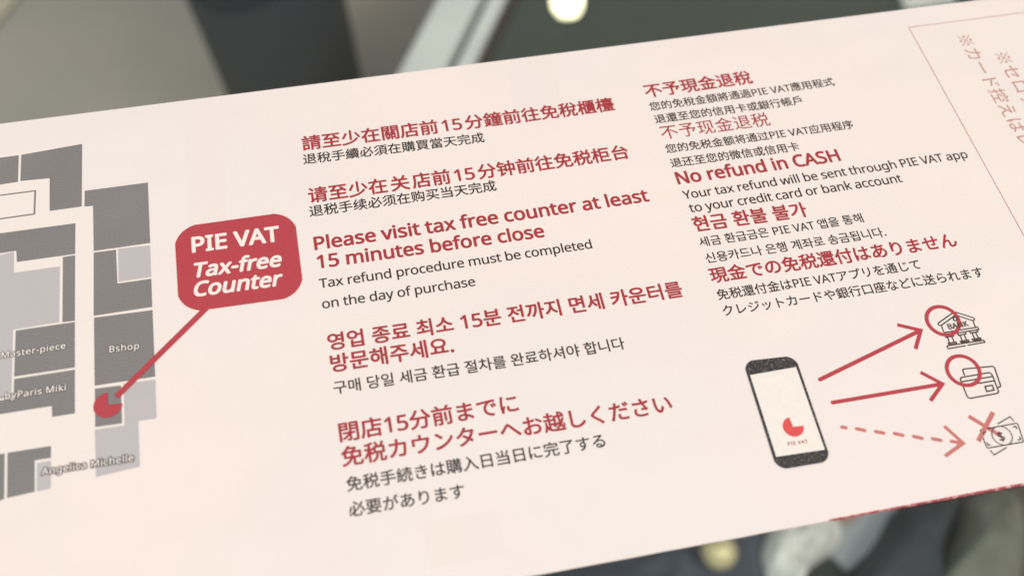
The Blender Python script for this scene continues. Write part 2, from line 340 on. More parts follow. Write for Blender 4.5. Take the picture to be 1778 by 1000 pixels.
# ------------------------------------------------------------------ glyph outlines (thousandths of an em)
# one row per character: code point, advance, closed contours as x, y steps from point to point
OUTLINES = [
(36,572,[[253,-58,0,107,-107,9,-84,24,0,85,87,-28,104,-13,0,202,-86,30,-59,38,-26,31,-15,37,-5,44,6,46,17,38,28,32,39,24,46,16,55,7,0,88,64,0,0,-87,96,-12,80,-25,-27,-74,-71,22,-78,13,0,-201,110,-41,39,-24,27,-29,17,-36,6,-45,-6,-44,-17,-38,-29,-32,-39,-25,-49,-18,-59,-10,0,-111],[253,417,0,177,-47,-8,-33,-17,-19,-24,-6,-30,6,-35,16,-27,32,-19],[317,131,51,10,35,17,20,25,7,31,-6,33,-18,24,-34,19,-55,17]]),
(45,322,[[40,229,0,78,242,0,0,-78]]),
(46,268,[[133,-14,-23,4,-20,12,-14,21,-4,31,4,31,14,21,20,11,23,4,24,-4,20,-11,14,-21,5,-31,-5,-31,-14,-21,-20,-12]]),
(49,572,[[269,0,0,499,1,69,3,54,-29,-27,-33,-28,-76,-62,-46,59,193,150,73,0,0,-714]]),
(53,572,[[248,-10,-104,10,-44,12,-37,17,0,83,40,-20,47,-15,99,-12,49,4,43,13,35,20,27,30,17,39,5,48,-5,43,-14,36,-24,28,-34,21,-46,13,-56,4,-64,-5,-58,-10,-44,28,27,337,358,0,0,-80,-283,0,-17,-207,46,7,64,4,68,-6,59,-18,48,-31,36,-42,22,-51,7,-62,-8,-69,-23,-58,-40,-48,-53,-35,-65,-21]]),
(65,639,[[0,0,279,717,81,0,278,-717,-93,0,-86,221,-283,0,-85,-221],[206,301,226,0,-80,216,-10,29,-14,43,-10,35,-16,-61,-15,-46]]),
(66,650,[[97,0,0,714,204,0,82,-4,68,-14,52,-22,39,-32,22,-46,8,-59,-4,-40,-12,-34,-19,-31,-27,-24,-33,-18,-41,-11,0,-5,43,-10,38,-16,33,-23,25,-31,16,-40,5,-51,-7,-60,-23,-50,-37,-40,-49,-29,-61,-18,-71,-6],[187,410,132,0,55,3,42,10,29,16,19,23,11,29,4,36,-5,36,-13,28,-24,20,-53,20,-79,6,-118,0],[187,76,144,0,57,4,44,12,31,21,21,27,12,33,4,37,-4,35,-13,30,-22,25,-32,20,-46,11,-59,4,-137,0]]),
(67,632,[[389,-10,-69,5,-60,15,-53,25,-45,34,-36,43,-29,51,-20,59,-12,65,-4,71,4,69,14,64,21,57,31,51,39,43,47,35,55,26,62,16,70,5,72,-5,66,-14,59,-23,-36,-76,-74,27,-42,9,-46,3,-71,-9,-61,-25,-49,-43,-37,-58,-22,-70,-7,-83,7,-83,20,-70,34,-58,48,-43,62,-25,75,-9,89,8,82,20,0,-78,-83,-22]]),
(69,556,[[97,0,0,714,399,0,0,-79,-309,0,0,-223,291,0,0,-78,-291,0,0,-255,309,0,0,-79]]),
(72,741,[[97,0,0,714,90,0,0,-302,366,0,0,302,90,0,0,-714,-90,0,0,333,-366,0,0,-333]]),
(73,339,[[40,0,0,52,84,19,0,571,-84,20,0,52,258,0,0,-52,-84,-20,0,-571,84,-19,0,-52]]),
(75,619,[[97,0,0,714,90,0,0,-352,61,68,62,68,193,216,105,0,-283,-311,294,-403,-106,0,-253,341,-73,-64,0,-277]]),
(77,907,[[97,0,0,714,133,0,220,-585,4,0,224,585,132,0,0,-714,-89,0,0,439,2,103,5,83,-4,0,-238,-625,-74,0,-235,626,-4,0,5,-84,2,-109,0,-433]]),
(78,760,[[97,0,0,714,104,0,381,-591,4,0,-3,48,-3,70,-1,70,0,403,84,0,0,-714,-105,0,-382,593,-4,0,5,-87,3,-107,0,-399]]),
(80,605,[[97,0,0,714,189,0,85,-6,68,-18,51,-31,36,-42,21,-51,7,-62,-7,-57,-20,-54,-21,-32,-30,-28,-38,-23,-46,-18,-57,-10,-66,-4,-82,0,0,-278],[187,355,72,0,62,4,51,11,39,18,28,27,16,37,6,48,-5,42,-15,34,-24,27,-35,19,-46,11,-58,4,-91,0]]),
(83,549,[[247,-10,-111,9,-85,25,0,86,89,-29,55,-10,56,-3,49,3,40,11,31,17,23,23,13,28,5,33,-4,32,-11,27,-20,23,-32,21,-101,44,-80,37,-58,44,-25,36,-16,44,-5,51,7,53,22,44,35,36,45,27,56,16,63,6,108,-11,89,-29,-28,-77,-81,27,-90,11,-41,-3,-34,-10,-26,-16,-19,-21,-11,-25,-4,-29,4,-33,11,-27,20,-23,29,-20,92,-41,106,-50,39,-29,27,-34,17,-42,6,-51,-8,-59,-23,-49,-38,-40,-51,-29,-62,-18]]),
(84,556,[[233,0,0,635,-223,0,0,79,535,0,0,-79,-222,0,0,-635]]),
(86,600,[[255,0,-255,714,94,0,161,-458,27,-83,18,-73,18,74,27,84,160,456,95,0,-255,-714]]),
(89,566,[[238,0,0,273,-238,441,98,0,185,-351,186,351,97,0,-238,-437,0,-277]]),
(97,561,[[215,-10,-46,4,-40,13,-35,21,-27,31,-16,40,-5,50,7,49,21,41,35,33,50,25,64,16,80,7,91,3,0,32,-3,40,-10,31,-16,22,-35,19,-47,7,-41,-3,-39,-10,-71,-28,-27,66,83,32,49,11,51,3,60,-5,48,-14,37,-24,26,-34,16,-46,5,-57,0,-365,-64,0,-17,76,-4,0,-36,-38,-38,-27,-45,-16],[235,61,43,4,37,13,33,20,25,30,15,38,5,48,0,48,-79,-3,-60,-5,-46,-11,-33,-16,-21,-21,-13,-27,-4,-31,7,-39,20,-27,32,-16]]),
(98,615,[[339,-10,-57,6,-46,17,-36,25,-27,30,-7,0,-18,-68,-63,0,0,760,88,0,0,-185,-2,-64,-3,-46,5,0,27,31,36,26,46,17,57,6,62,-8,54,-23,44,-39,34,-53,20,-70,7,-84,-7,-84,-20,-70,-34,-54,-45,-39,-53,-23],[326,63,44,6,36,18,27,29,20,41,12,51,4,61,-6,73,-17,57,-29,41,-41,24,-52,8,-51,-5,-39,-17,-28,-27,-18,-39,-11,-50,-4,-63,0,-4,4,-61,10,-50,18,-41,28,-29,40,-17]]),
(99,480,[[300,-10,-67,7,-60,22,-34,23,-29,30,-24,37,-17,44,-11,52,-3,60,4,62,11,54,18,45,25,38,29,30,35,23,61,22,68,7,79,-9,62,-20,-27,-73,-56,17,-60,8,-57,-8,-44,-24,-32,-41,-19,-57,-6,-73,4,-60,13,-49,21,-40,30,-28,38,-17,47,-6,77,9,62,22,0,-78,-60,-21]]),
(100,615,[[275,-10,-62,8,-54,23,-44,38,-33,54,-20,70,-7,84,7,84,20,70,33,54,45,40,54,23,62,8,56,-6,45,-17,36,-26,29,-30,6,0,-4,38,-2,41,0,214,88,0,0,-760,-71,0,-13,72,-4,0,-28,-31,-36,-27,-46,-18],[289,63,51,5,40,16,28,25,20,37,11,47,4,57,0,16,-4,61,-11,52,-18,40,-28,30,-41,18,-53,6,-43,-6,-36,-19,-28,-32,-19,-41,-12,-51,-4,-59,4,-59,12,-50,19,-40,28,-29,36,-18]]),
(101,564,[[313,-10,-72,8,-63,23,-36,24,-30,31,-25,37,-18,45,-10,50,-4,56,7,82,22,69,23,39,28,32,32,26,38,19,42,11,45,4,64,-8,54,-22,44,-36,32,-49,20,-59,7,-68,0,-53,-367,0,6,-56,16,-46,24,-37,34,-26,42,-16,49,-5,90,9,82,28,0,-77,-81,-26],[148,321,273,0,-4,42,-10,37,-18,31,-24,24,-33,14,-41,5,-39,-5,-33,-13,-28,-23,-21,-30,-14,-38]]),
(102,344,[[109,0,0,468,-94,0,0,41,94,30,0,31,5,63,15,50,26,36,35,26,42,15,51,5,58,-6,46,-12,-23,-69,-37,10,-43,5,-27,-3,-22,-10,-17,-17,-16,-37,-5,-55,0,-35,135,0,0,-68,-135,0,0,-468]]),
(103,615,[[290,-240,-74,4,-64,11,-55,19,0,81,57,-23,66,-14,75,-5,43,5,36,13,29,23,22,30,14,37,4,43,0,21,1,34,2,32,-4,0,-42,-45,-56,-27,-68,-9,-64,8,-54,24,-45,41,-32,55,-20,68,-6,81,6,79,20,68,32,56,44,42,54,26,64,8,50,-5,45,-15,40,-25,33,-36,5,0,12,71,70,0,0,-545,-7,-70,-19,-58,-33,-45,-46,-32,-60,-20],[289,62,49,5,39,14,30,24,21,35,12,47,4,59,0,21,-4,66,-13,53,-21,38,-30,27,-40,16,-49,5,-41,-6,-35,-18,-28,-30,-21,-40,-12,-51,-4,-61,4,-61,12,-50,20,-41,29,-29,35,-17]]),
(104,618,[[85,0,0,760,88,0,0,-223,-5,-75,6,0,31,36,39,26,47,16,50,5,60,-5,49,-16,38,-26,27,-37,17,-50,5,-62,0,-349,-87,0,0,343,-5,46,-14,37,-24,25,-34,16,-43,5,-54,-6,-41,-16,-29,-29,-18,-38,-11,-48,-4,-58,0,-277]]),
(105,258,[[130,625,-20,3,-17,11,-11,17,-4,25,4,25,11,17,17,11,20,3,19,-3,16,-11,12,-17,4,-25,-4,-25,-12,-17,-16,-11],[85,0,0,536,88,0,0,-536]]),
(107,534,[[85,0,0,760,87,0,0,-397,-1,-42,-3,-45,4,0,18,23,24,30,22,26,171,181,103,0,-217,-229,232,-307,-106,0,-186,250,-61,-53,0,-197]]),
(108,258,[[85,0,0,760,88,0,0,-760]]),
(109,935,[[85,0,0,536,71,0,13,-73,5,0,29,37,38,25,44,16,47,5,47,-4,40,-10,33,-18,25,-26,19,-32,5,0,32,40,41,28,48,16,51,6,56,-5,45,-16,35,-26,25,-37,15,-50,5,-63,0,-349,-87,0,0,345,-4,46,-13,35,-22,26,-31,15,-39,5,-47,-5,-37,-15,-28,-25,-18,-35,-11,-43,-4,-53,0,-296,-87,0,0,345,-4,46,-14,35,-22,26,-30,15,-40,5,-48,-6,-38,-16,-26,-28,-17,-38,-11,-48,-3,-58,0,-278]]),
(110,618,[[85,0,0,536,71,0,13,-73,5,0,31,37,41,25,47,16,50,5,59,-5,48,-16,38,-26,27,-37,17,-50,5,-63,0,-349,-87,0,0,343,-5,46,-14,37,-24,25,-34,16,-43,5,-53,-6,-41,-16,-29,-28,-19,-38,-11,-48,-4,-58,0,-278]]),
(111,605,[[301,-10,-67,8,-60,24,-34,25,-29,32,-24,38,-18,45,-10,51,-4,56,7,82,23,68,37,55,50,40,61,24,71,8,69,-8,59,-25,35,-24,29,-32,23,-38,18,-44,10,-50,4,-56,-8,-82,-22,-69,-38,-55,-50,-41,-61,-24],[303,63,49,6,40,19,30,30,21,42,13,50,4,59,-4,59,-13,49,-21,41,-30,30,-40,18,-50,6,-50,-6,-39,-18,-30,-30,-21,-41,-12,-49,-4,-59,4,-59,13,-50,20,-42,30,-30,40,-19]]),
(112,615,[[85,-240,0,776,72,0,12,-73,4,0,28,32,35,27,45,18,59,6,62,-8,53,-23,44,-38,34,-54,20,-69,7,-85,-7,-84,-20,-69,-34,-55,-44,-39,-54,-24,-62,-8,-57,6,-46,17,-36,26,-27,29,-6,0,4,-43,2,-45,0,-220],[326,63,45,7,35,20,28,32,19,41,12,50,4,57,-4,57,-12,49,-20,41,-27,31,-37,18,-45,6,-49,-5,-39,-15,-28,-26,-18,-36,-12,-47,-5,-57,0,-17,4,-61,10,-51,18,-41,28,-29,40,-18]]),
(114,413,[[85,0,0,536,72,0,10,-98,4,0,30,41,37,35,45,24,52,8,32,-2,31,-4,-11,-81,-29,5,-29,2,-40,-6,-37,-17,-32,-27,-26,-36,-16,-43,-5,-51,0,-286]]),
(115,479,[[220,-10,-97,9,-71,25,0,80,77,-30,46,-10,47,-3,58,5,39,16,22,26,8,32,-11,36,-40,32,-81,36,-89,40,-33,22,-24,26,-15,32,-5,40,6,42,19,35,30,28,41,21,49,12,56,4,91,-10,80,-26,-30,-70,-71,24,-76,10,-48,-4,-35,-14,-21,-20,-7,-27,3,-20,10,-18,43,-30,82,-34,87,-40,32,-22,23,-26,14,-32,5,-39,-6,-48,-20,-39,-32,-31,-43,-22,-52,-14]]),
(116,361,[[249,-10,-40,4,-38,10,-32,20,-25,31,-17,43,-5,58,0,312,-76,0,0,42,77,35,35,114,52,0,0,-123,155,0,0,-68,-155,0,0,-310,6,-43,17,-30,27,-17,34,-6,41,3,34,8,0,-67,-40,-11]]),
(117,618,[[274,-10,-59,5,-49,16,-38,25,-27,38,-17,49,-5,62,0,351,89,0,0,-345,5,-46,14,-36,24,-26,33,-15,43,-5,53,6,41,16,29,28,20,38,11,48,4,58,0,279,88,0,0,-536,-72,0,-13,71,-4,0,-31,-36,-41,-26,-48,-14]]),
(118,508,[[203,0,-203,536,94,0,114,-316,17,-49,16,-52,10,-41,4,0,11,42,17,52,17,48,114,316,94,0,-204,-536]]),
(119,786,[[158,1,-147,536,91,0,74,-286,21,-87,14,-73,4,0,9,42,13,52,14,50,95,302,96,0,92,-302,21,-74,15,-69,4,0,13,69,23,90,75,286,90,0,-149,-536,-103,0,-92,302,-23,80,-14,62,-4,0,-13,-62,-23,-81,-96,-301]]),
(120,529,[[18,0,194,274,-185,262,100,0,138,-202,137,202,99,0,-185,-262,195,-274,-100,0,-146,214,-148,-214]]),
(121,510,[[84,-240,-42,3,-31,5,0,70,26,-4,33,-2,41,7,33,19,25,30,20,39,28,71,-216,538,94,0,116,-305,27,-77,18,-69,4,0,18,65,28,82,109,304,95,0,-231,-610,-32,-68,-41,-53,-33,-25,-41,-15]]),
(8251,1000,[[500,590,38,10,27,27,10,38,-10,38,-27,27,-38,10,-38,-10,-27,-27,-10,-38,10,-38,27,-27],[500,409,-330,330,-29,-29,330,-330,-331,-331,29,-29,331,331,330,-330,29,29,-330,330,330,330,-29,29],[290,380,-10,38,-27,27,-38,10,-38,-10,-27,-27,-10,-38,10,-38,27,-27,38,-10,38,10,27,27],[710,380,10,-38,27,-27,38,-10,38,10,27,27,10,38,-10,38,-27,27,-38,10,-38,-10,-27,-27],[500,170,-38,-10,-27,-27,-10,-38,10,-38,27,-27,38,-10,38,10,27,27,10,38,-10,38,-27,27]]),
(12354,1000,[[613,441,-48,-102,-57,-85,-64,-69,-13,89,-5,94,1,41,50,16,57,11,62,5],[727,551,-79,20,-11,-58,-3,-10,-37,1,-82,-7,-86,-18,10,123,187,14,174,24,-1,74,-166,-28,-185,-15,12,76,12,45,-84,2,-2,-48,-8,-77,-68,-1,-165,13,2,-75,162,-7,61,1,-11,-147,-79,-46,-69,-59,-54,-68,-35,-74,-13,-77,6,-46,17,-35,25,-25,32,-15,38,-5,56,7,58,19,56,29,16,-56,72,22,-24,81,83,85,76,109,64,131,51,-21,40,-29,29,-36,18,-41,6,-44,-13,-73,-38,-63,-61,-50,-81,-36,-100,-20,43,-67,123,32,92,50,64,64,36,76,12,83,-9,64,-25,57,-41,49,-55,38,-69,27,1,4],[356,378,0,-18,7,-115,17,-112,-50,-30,-46,-17,-42,-6,-32,7,-19,21,-6,34,8,51,24,52,37,50,47,45]]),
(12356,1000,[[223,698,-97,2,6,-45,1,-44,2,-123,9,-144,23,-136,36,-100,46,-67,52,-38,56,-12,40,7,38,24,37,43,37,65,36,89,-63,71,-18,-60,-22,-55,-26,-46,-28,-31,-30,-12,-40,13,-34,37,-28,58,-21,77,-13,93,-6,126,-1,111],[744,670,-78,-27,53,-80,45,-95,35,-106,25,-111,16,-111,80,33,-16,105,-27,110,-37,106,-45,96]]),
(12360,1000,[[312,789,-13,-73,207,-32,190,-22,11,74,-192,20],[727,503,-48,54,-48,-11,-365,-26,-85,2,7,-88,81,10,308,24,-411,-412,-50,-45,76,-53,108,125,95,98,23,19,24,13,27,4,25,-6,21,-18,15,-29,34,-118,16,-34,23,-24,30,-16,38,-8,44,-3,99,5,89,10,5,84,-87,-15,-102,-5,-43,6,-28,17,-16,31,-33,112,-17,36,-25,25,-34,11,-39,2,188,178]]),
(12362,1000,[[721,688,-36,-60,118,-70,106,-80,41,64,-106,74],[325,279,3,-177,-4,-27,-12,-17,-20,-5,-46,12,-43,31,-20,42,19,48,50,50],[121,619,2,-76,128,-5,74,3,-1,-131,0,-57,-67,-34,-60,-40,-48,-46,-32,-49,-12,-50,14,-51,37,-46,50,-36,55,-24,52,-9,30,4,24,13,19,23,11,34,4,49,-4,217,72,21,72,13,74,5,54,-5,48,-17,37,-26,24,-37,9,-46,-9,-50,-25,-39,-37,-30,-46,-22,-51,-15,-59,-7,-58,0,28,-81,58,4,66,10,75,25,59,36,43,46,27,57,9,67,-12,67,-34,55,-54,42,-69,26,-82,9,-106,-10,-114,-27,0,35,2,135,110,15,100,20,-2,78,-97,-23,-109,-17,4,108,7,69,-89,0,5,-71,-1,-114,-77,-3]]),
(12364,1000,[[768,661,-73,-33,71,-107,64,-131,44,-121,77,37,-48,115,-67,133],[780,806,-54,-22,43,-69,38,-70,55,24],[890,846,-53,-22,44,-67,39,-71,54,24],[64,557,9,-86,90,12,127,13,-25,-90,-35,-104,-42,-109,-51,-104,-58,-91,81,-33,94,183,69,190,48,166,107,7,36,-2,29,-10,22,-19,14,-31,5,-46,-5,-112,-16,-109,-26,-85,-23,-33,-30,-15,-35,-4,-56,6,-66,15,13,-84,56,-10,62,-4,37,2,33,8,29,15,25,24,22,34,33,104,19,129,6,128,-8,70,-23,49,-36,30,-44,16,-52,5,-112,-7,26,142,11,60,-92,9,-7,-108,-19,-110,-152,-11]]),
(12365,1000,[[305,265,-78,16,-20,-44,-14,-46,-5,-53,13,-68,39,-53,63,-36,85,-22,107,-7,123,4,111,13,3,80,-111,-16,-127,-5,-84,5,-65,15,-46,24,-27,35,-9,45,6,41,14,37],[502,698,7,-25,-156,-1,-174,13,5,-73,183,-10,161,3,27,-78,20,-52,-124,-7,-142,1,-149,11,4,-75,232,-7,208,9,36,-73,42,-71,-150,17,-7,-61,114,-13,105,-19,41,61,-37,43,-70,124,181,36,-12,75,-87,-23,-113,-20,-23,60,-22,69,103,17,94,23,-11,72,-100,-27,-105,-18,-24,119,-85,-11]]),
(12367,1000,[[704,738,-74,66,-57,-67,-145,-128,-150,-124,-44,-42,-25,-38,-3,-36,21,-38,44,-44,166,-141,149,-138,69,-73,71,66,-193,173,-181,150,-31,28,-15,23,0,21,14,22,29,27,286,236]]),
(12373,1000,[[312,312,-78,18,-25,-57,-17,-55,-6,-54,14,-74,40,-57,65,-42,86,-25,105,-8,147,7,111,15,4,80,-117,-19,-141,-6,-81,6,-66,16,-48,27,-30,38,-10,51,6,47,15,45],[158,631,2,-80,152,-9,141,0,127,7,59,-124,62,-104,-166,15,-6,-67,129,-11,112,-16,41,56,-44,53,-58,94,-54,112,106,17,101,24,-9,78,-110,-29,-113,-20,-28,90,-18,81,-85,-11,25,-78,30,-90,-119,-4,-133,3]]),
(12375,1000,[[340,779,-101,1,8,-102,-10,-506,11,-86,33,-63,51,-42,67,-24,81,-8,121,14,101,36,82,52,65,60,49,59,-57,68,-47,-61,-57,-57,-70,-46,-83,-31,-101,-12,-54,5,-45,16,-35,28,-22,42,-8,58,12,498]]),
(12376,1000,[[604,690,-57,-24,50,-78,44,-84,59,27,-48,84],[733,741,-56,-26,51,-76,46,-82,58,28,-48,82],[327,772,-101,1,9,-102,-11,-506,12,-86,32,-63,52,-42,67,-24,81,-8,121,14,101,36,81,52,65,60,49,59,-57,68,-47,-61,-57,-57,-69,-46,-84,-31,-101,-12,-54,5,-45,16,-35,28,-22,42,-8,58,12,498]]),
(12377,1000,[[568,372,0,-51,-10,-39,-19,-28,-27,-17,-32,-6,-32,4,-28,13,-22,20,-15,28,-5,34,6,36,15,29,22,22,28,14,30,5,37,-7,31,-20],[96,653,2,-77,213,11,234,6,1,-101,-32,8,-35,3,-55,-9,-48,-24,-38,-37,-26,-48,-9,-56,9,-59,25,-47,36,-34,45,-20,49,-7,47,7,40,20,-30,-50,-42,-43,-54,-35,-64,-28,-75,-21,67,-66,121,51,85,65,55,76,29,81,9,82,-4,48,-10,43,-18,37,-2,165,14,0,293,-5,1,74,-293,1,-15,0,1,65,5,63,-91,0,6,-63,2,-66]]),
(12379,1000,[[45,500,9,-82,101,14,107,12,1,-249,7,-83,19,-60,43,-40,74,-22,115,-7,158,5,132,11,3,85,-132,-17,-165,-7,-85,5,-52,15,-27,28,-11,41,-3,57,0,246,320,30,-11,-164,-6,-17,-12,-8,-20,-2,-100,13,-2,-69,132,-14,38,5,25,18,14,34,10,95,4,114,112,6,79,0,0,78,-78,-5,-111,-7,2,140,5,72,-85,0,5,-75,0,-143,-321,-29,1,135,4,81,-87,0,6,-85,-1,-139,-113,-10]]),
(12384,1000,[[507,468,0,-75,186,11,87,-3,81,-9,2,76,-173,9],[528,225,-75,7,-11,-61,-4,-57,10,-53,30,-42,50,-29,68,-18,86,-6,104,5,89,10,3,81,-96,-15,-99,-5,-72,5,-49,14,-30,21,-14,25,-4,28],[755,742,-53,-23,43,-68,38,-71,54,24],[865,783,-52,-23,44,-67,39,-72,54,24],[191,606,-120,7,3,-78,116,-4,92,3,-26,-107,-47,-156,-59,-161,-62,-130,88,-30,55,136,55,165,46,157,32,134,106,14,102,20,0,78,-192,-35,15,74,18,79,-96,8,-3,-82,-15,-87]]),
(12390,1000,[[85,664,9,-87,235,34,235,25,-55,-41,-51,-57,-42,-69,-28,-81,-11,-90,23,-119,63,-91,91,-64,107,-40,112,-15,29,83,-98,11,-94,28,-79,49,-54,74,-20,102,10,74,30,75,47,70,64,58,78,39,96,14,100,2,0,80,-270,-18,-438,-41]]),
(12391,1000,[[79,658,9,-87,235,34,235,25,-55,-41,-51,-57,-42,-69,-28,-81,-11,-90,23,-119,63,-91,91,-64,107,-40,112,-15,29,83,-98,11,-94,28,-79,49,-54,73,-20,102,10,74,30,76,47,70,64,58,78,39,96,14,100,2,0,80,-270,-18,-438,-41],[732,519,-51,-22,44,-68,38,-73,51,24,-40,74],[841,561,-49,-23,45,-67,39,-73,52,25,-43,73]]),
(12393,1000,[[777,775,-54,-23,44,-68,38,-71,54,24],[887,815,-53,-22,45,-67,39,-71,53,24,-39,68],[281,765,-79,-33,73,-163,73,-145,-59,-45,-49,-48,-35,-51,-22,-55,-8,-60,16,-79,44,-58,68,-40,89,-22,106,-7,177,7,139,18,1,89,-148,-25,-172,-9,-85,6,-67,18,-47,28,-29,37,-9,46,7,44,19,42,30,41,41,38,51,37,150,88,128,65,76,41,-40,73,-71,-47,-105,-56,-129,-72,-68,137]]),
(12394,1000,[[887,458,45,66,-107,68,-126,65,-41,-61,119,-63],[622,165,1,-45,-4,-31,-11,-28,-21,-21,-32,-14,-43,-5,-42,4,-33,10,-23,17,-13,22,-5,26,16,41,43,28,64,11,53,-4],[687,485,-78,0,11,-252,-98,10,-64,-7,-55,-19,-43,-31,-28,-42,-10,-51,10,-53,29,-40,43,-29,55,-17,63,-5,66,7,49,21,34,31,20,40,6,46,-1,42,89,-55,73,-60,43,68,-58,45,-69,43,-81,36,-7,164],[451,794,-88,8,-11,-86,-20,-87,-113,-5,-122,7,5,-75,117,-3,89,3,-57,-127,-75,-133,-82,-114,77,-40,81,126,76,148,61,148,96,16,86,21,-2,75,-78,-22,-79,-15]]),
(12395,1000,[[456,675,0,-80,207,-9,204,9,0,81,-127,-11,-151,-1],[495,268,-72,7,-13,-65,-4,-53,9,-52,28,-41,48,-31,68,-19,90,-7,140,6,110,15,-2,84,-121,-20,-127,-6,-70,5,-48,13,-31,20,-15,25,-5,27,4,42],[265,752,-89,8,-7,-71,-17,-108,-19,-142,-9,-151,5,-127,14,-109,18,-85,72,5,-3,35,5,45,29,103,42,121,-42,32,-58,-146,-9,140,8,129,20,139,22,115]]),
(12398,1000,[[476,642,-23,-138,-33,-132,-31,-89,-31,-67,-30,-46,-30,-26,-29,-8,-28,7,-28,21,-24,36,-17,51,-6,67,14,84,40,82,64,73,86,55],[559,644,93,-22,74,-43,55,-63,34,-76,11,-87,-14,-95,-38,-76,-57,-59,-69,-42,-76,-25,-86,-13,47,-74,130,31,104,56,77,78,48,99,16,117,-17,116,-50,101,-80,80,-106,52,-130,19,-139,-21,-120,-60,-94,-89,-62,-111,-22,-126,10,-91,27,-74,40,-56,48,-34,53,-12,54,13,50,37,47,63,43,87,39,111,36,144]]),
(12399,1000,[[255,764,-88,7,-6,-71,-18,-113,-19,-152,-9,-156,5,-126,14,-107,19,-83,70,5,-2,35,4,45,30,103,41,118,-41,32,-57,-147,-10,139,9,134,19,148,22,121],[676,185,1,-35,-3,-37,-11,-30,-20,-23,-31,-14,-44,-5,-40,3,-34,10,-26,16,-16,22,-6,28,6,27,17,23,28,17,35,10,42,4,52,-4],[749,770,-90,0,4,-61,0,-124,-94,-2,-170,8,0,-75,168,-7,96,2,10,-257,-93,9,-72,-8,-57,-21,-42,-33,-26,-41,-9,-48,9,-49,26,-40,42,-30,58,-18,73,-6,70,9,49,24,32,36,17,44,5,48,0,21,76,-51,75,-65,44,67,-56,47,-66,45,-76,37,-12,285,173,19,0,77,-173,-23,3,121]]),
(12408,1000,[[56,274,74,-75,59,77,179,231,20,21,17,12,18,1,19,-9,23,-22,187,-222,115,-128,120,-123,64,73,-136,131,-114,120,-102,117,-99,112,-38,31,-36,14,-34,-3,-34,-19,-34,-34,-100,-126,-96,-113]]),
(12414,1000,[[500,178,1,-67,-6,-36,-15,-24,-23,-16,-29,-9,-33,-2,-52,4,-40,11,-27,18,-15,22,-5,26,6,26,18,23,30,18,41,12,52,4],[185,473,1,-75,250,-14,57,0,4,-136,-84,6,-79,-7,-65,-21,-47,-32,-30,-42,-10,-51,9,-52,28,-41,45,-30,62,-18,78,-6,68,8,50,21,33,31,19,39,6,41,-2,62,94,-43,81,-53,67,-55,46,71,-71,53,-99,57,-122,46,-7,154,139,8,138,15,1,75,-137,-17,-142,-10,0,12,0,128,270,23,1,73,-136,-17,-135,-10,1,61,6,67,-85,0,4,-60,0,-71,-46,0,-129,6,-127,16,1,-74,125,-11,131,-6,44,0,0,-125,0,-15,-54,0,-124,5]]),
(12420,1000,[[555,635,57,45,-75,69,-72,58,-57,-41,75,-63],[60,429,38,-82,193,94,38,-83,54,-138,46,-142,36,-130,86,23,-68,205,-84,215,-38,83,117,50,112,37,98,14,53,-6,40,-17,29,-25,17,-31,6,-34,-6,-41,-17,-37,-30,-28,-44,-19,-58,-7,-76,10,-66,22,-3,-78,68,-19,82,-9,84,10,64,28,46,43,27,56,9,65,-10,61,-29,52,-46,40,-62,26,-76,9,-113,-16,-123,-40,-124,-51,-58,115,-35,67,-82,-33,49,-71,57,-110,-119,-51]]),
(12425,1000,[[335,784,-20,-76,187,-42,201,-36,19,77,-194,31],[313,602,-84,11,-20,-208,-31,-198,74,-18,30,50,46,46,55,37,63,28,70,17,76,6,57,-7,49,-18,37,-29,24,-38,9,-45,-19,-76,-55,-61,-94,-42,-132,-18,-170,8,24,-82,198,-1,149,31,104,58,60,81,19,100,-12,67,-34,57,-53,45,-71,29,-85,11,-71,-5,-68,-14,-65,-24,-63,-34,-59,-45]]),
(12426,1000,[[339,789,-88,3,-8,-86,-20,-156,-11,-167,4,-90,7,-69,77,6,-5,66,3,57,19,83,39,84,55,74,67,52,73,20,57,-13,44,-37,32,-58,20,-75,6,-89,-19,-132,-55,-98,-83,-70,-106,-45,-124,-27,47,-72,139,37,117,59,89,85,57,115,20,149,-11,116,-31,95,-48,72,-63,44,-75,16,-73,-14,-66,-37,-56,-52,-45,-61,-32,-63,18,138]]),
(12427,1000,[[580,33,-81,-6,-44,4,-37,10,-28,16,-18,21,-6,27,11,32,28,23,41,9,42,-7,36,-18,27,-29,19,-38],[238,737,3,-83,66,6,306,14,-232,-196,-269,-224,57,-59,73,70,69,56,71,41,78,25,92,8,73,-8,62,-24,48,-37,30,-47,11,-56,-5,-46,-16,-41,-25,-34,-35,-28,-44,-22,-14,55,-27,48,-41,39,-54,26,-68,9,-52,-7,-42,-19,-33,-28,-20,-36,-7,-40,10,-47,28,-39,45,-30,61,-19,75,-7,117,12,96,35,71,55,45,74,15,89,-14,76,-39,65,-60,50,-79,33,-93,11,-69,-5,-70,-16,264,219,56,41,-46,58,-54,-8,-343,-13]]),
(12428,1000,[[293,720,-5,-95,-144,-17,-65,-1,8,-82,196,27,-7,-99,-109,-155,-113,-149,51,-69,163,236,-1,-39,-3,-256,-3,-59,87,0,-5,61,-4,241,3,118,58,58,62,52,62,43,59,28,53,11,28,-3,23,-9,16,-16,10,-23,4,-31,-19,-182,-19,-191,5,-45,15,-35,23,-26,31,-15,37,-5,66,10,62,28,56,45,-13,86,-51,-46,-51,-27,-49,-10,-29,8,-18,23,-5,30,18,188,19,186,-6,45,-16,37,-28,28,-39,18,-50,6,-63,-11,-67,-28,-65,-39,-61,-46,-52,-45,5,58,45,70,-29,35,-6,-2,20,151,-94,3]]),
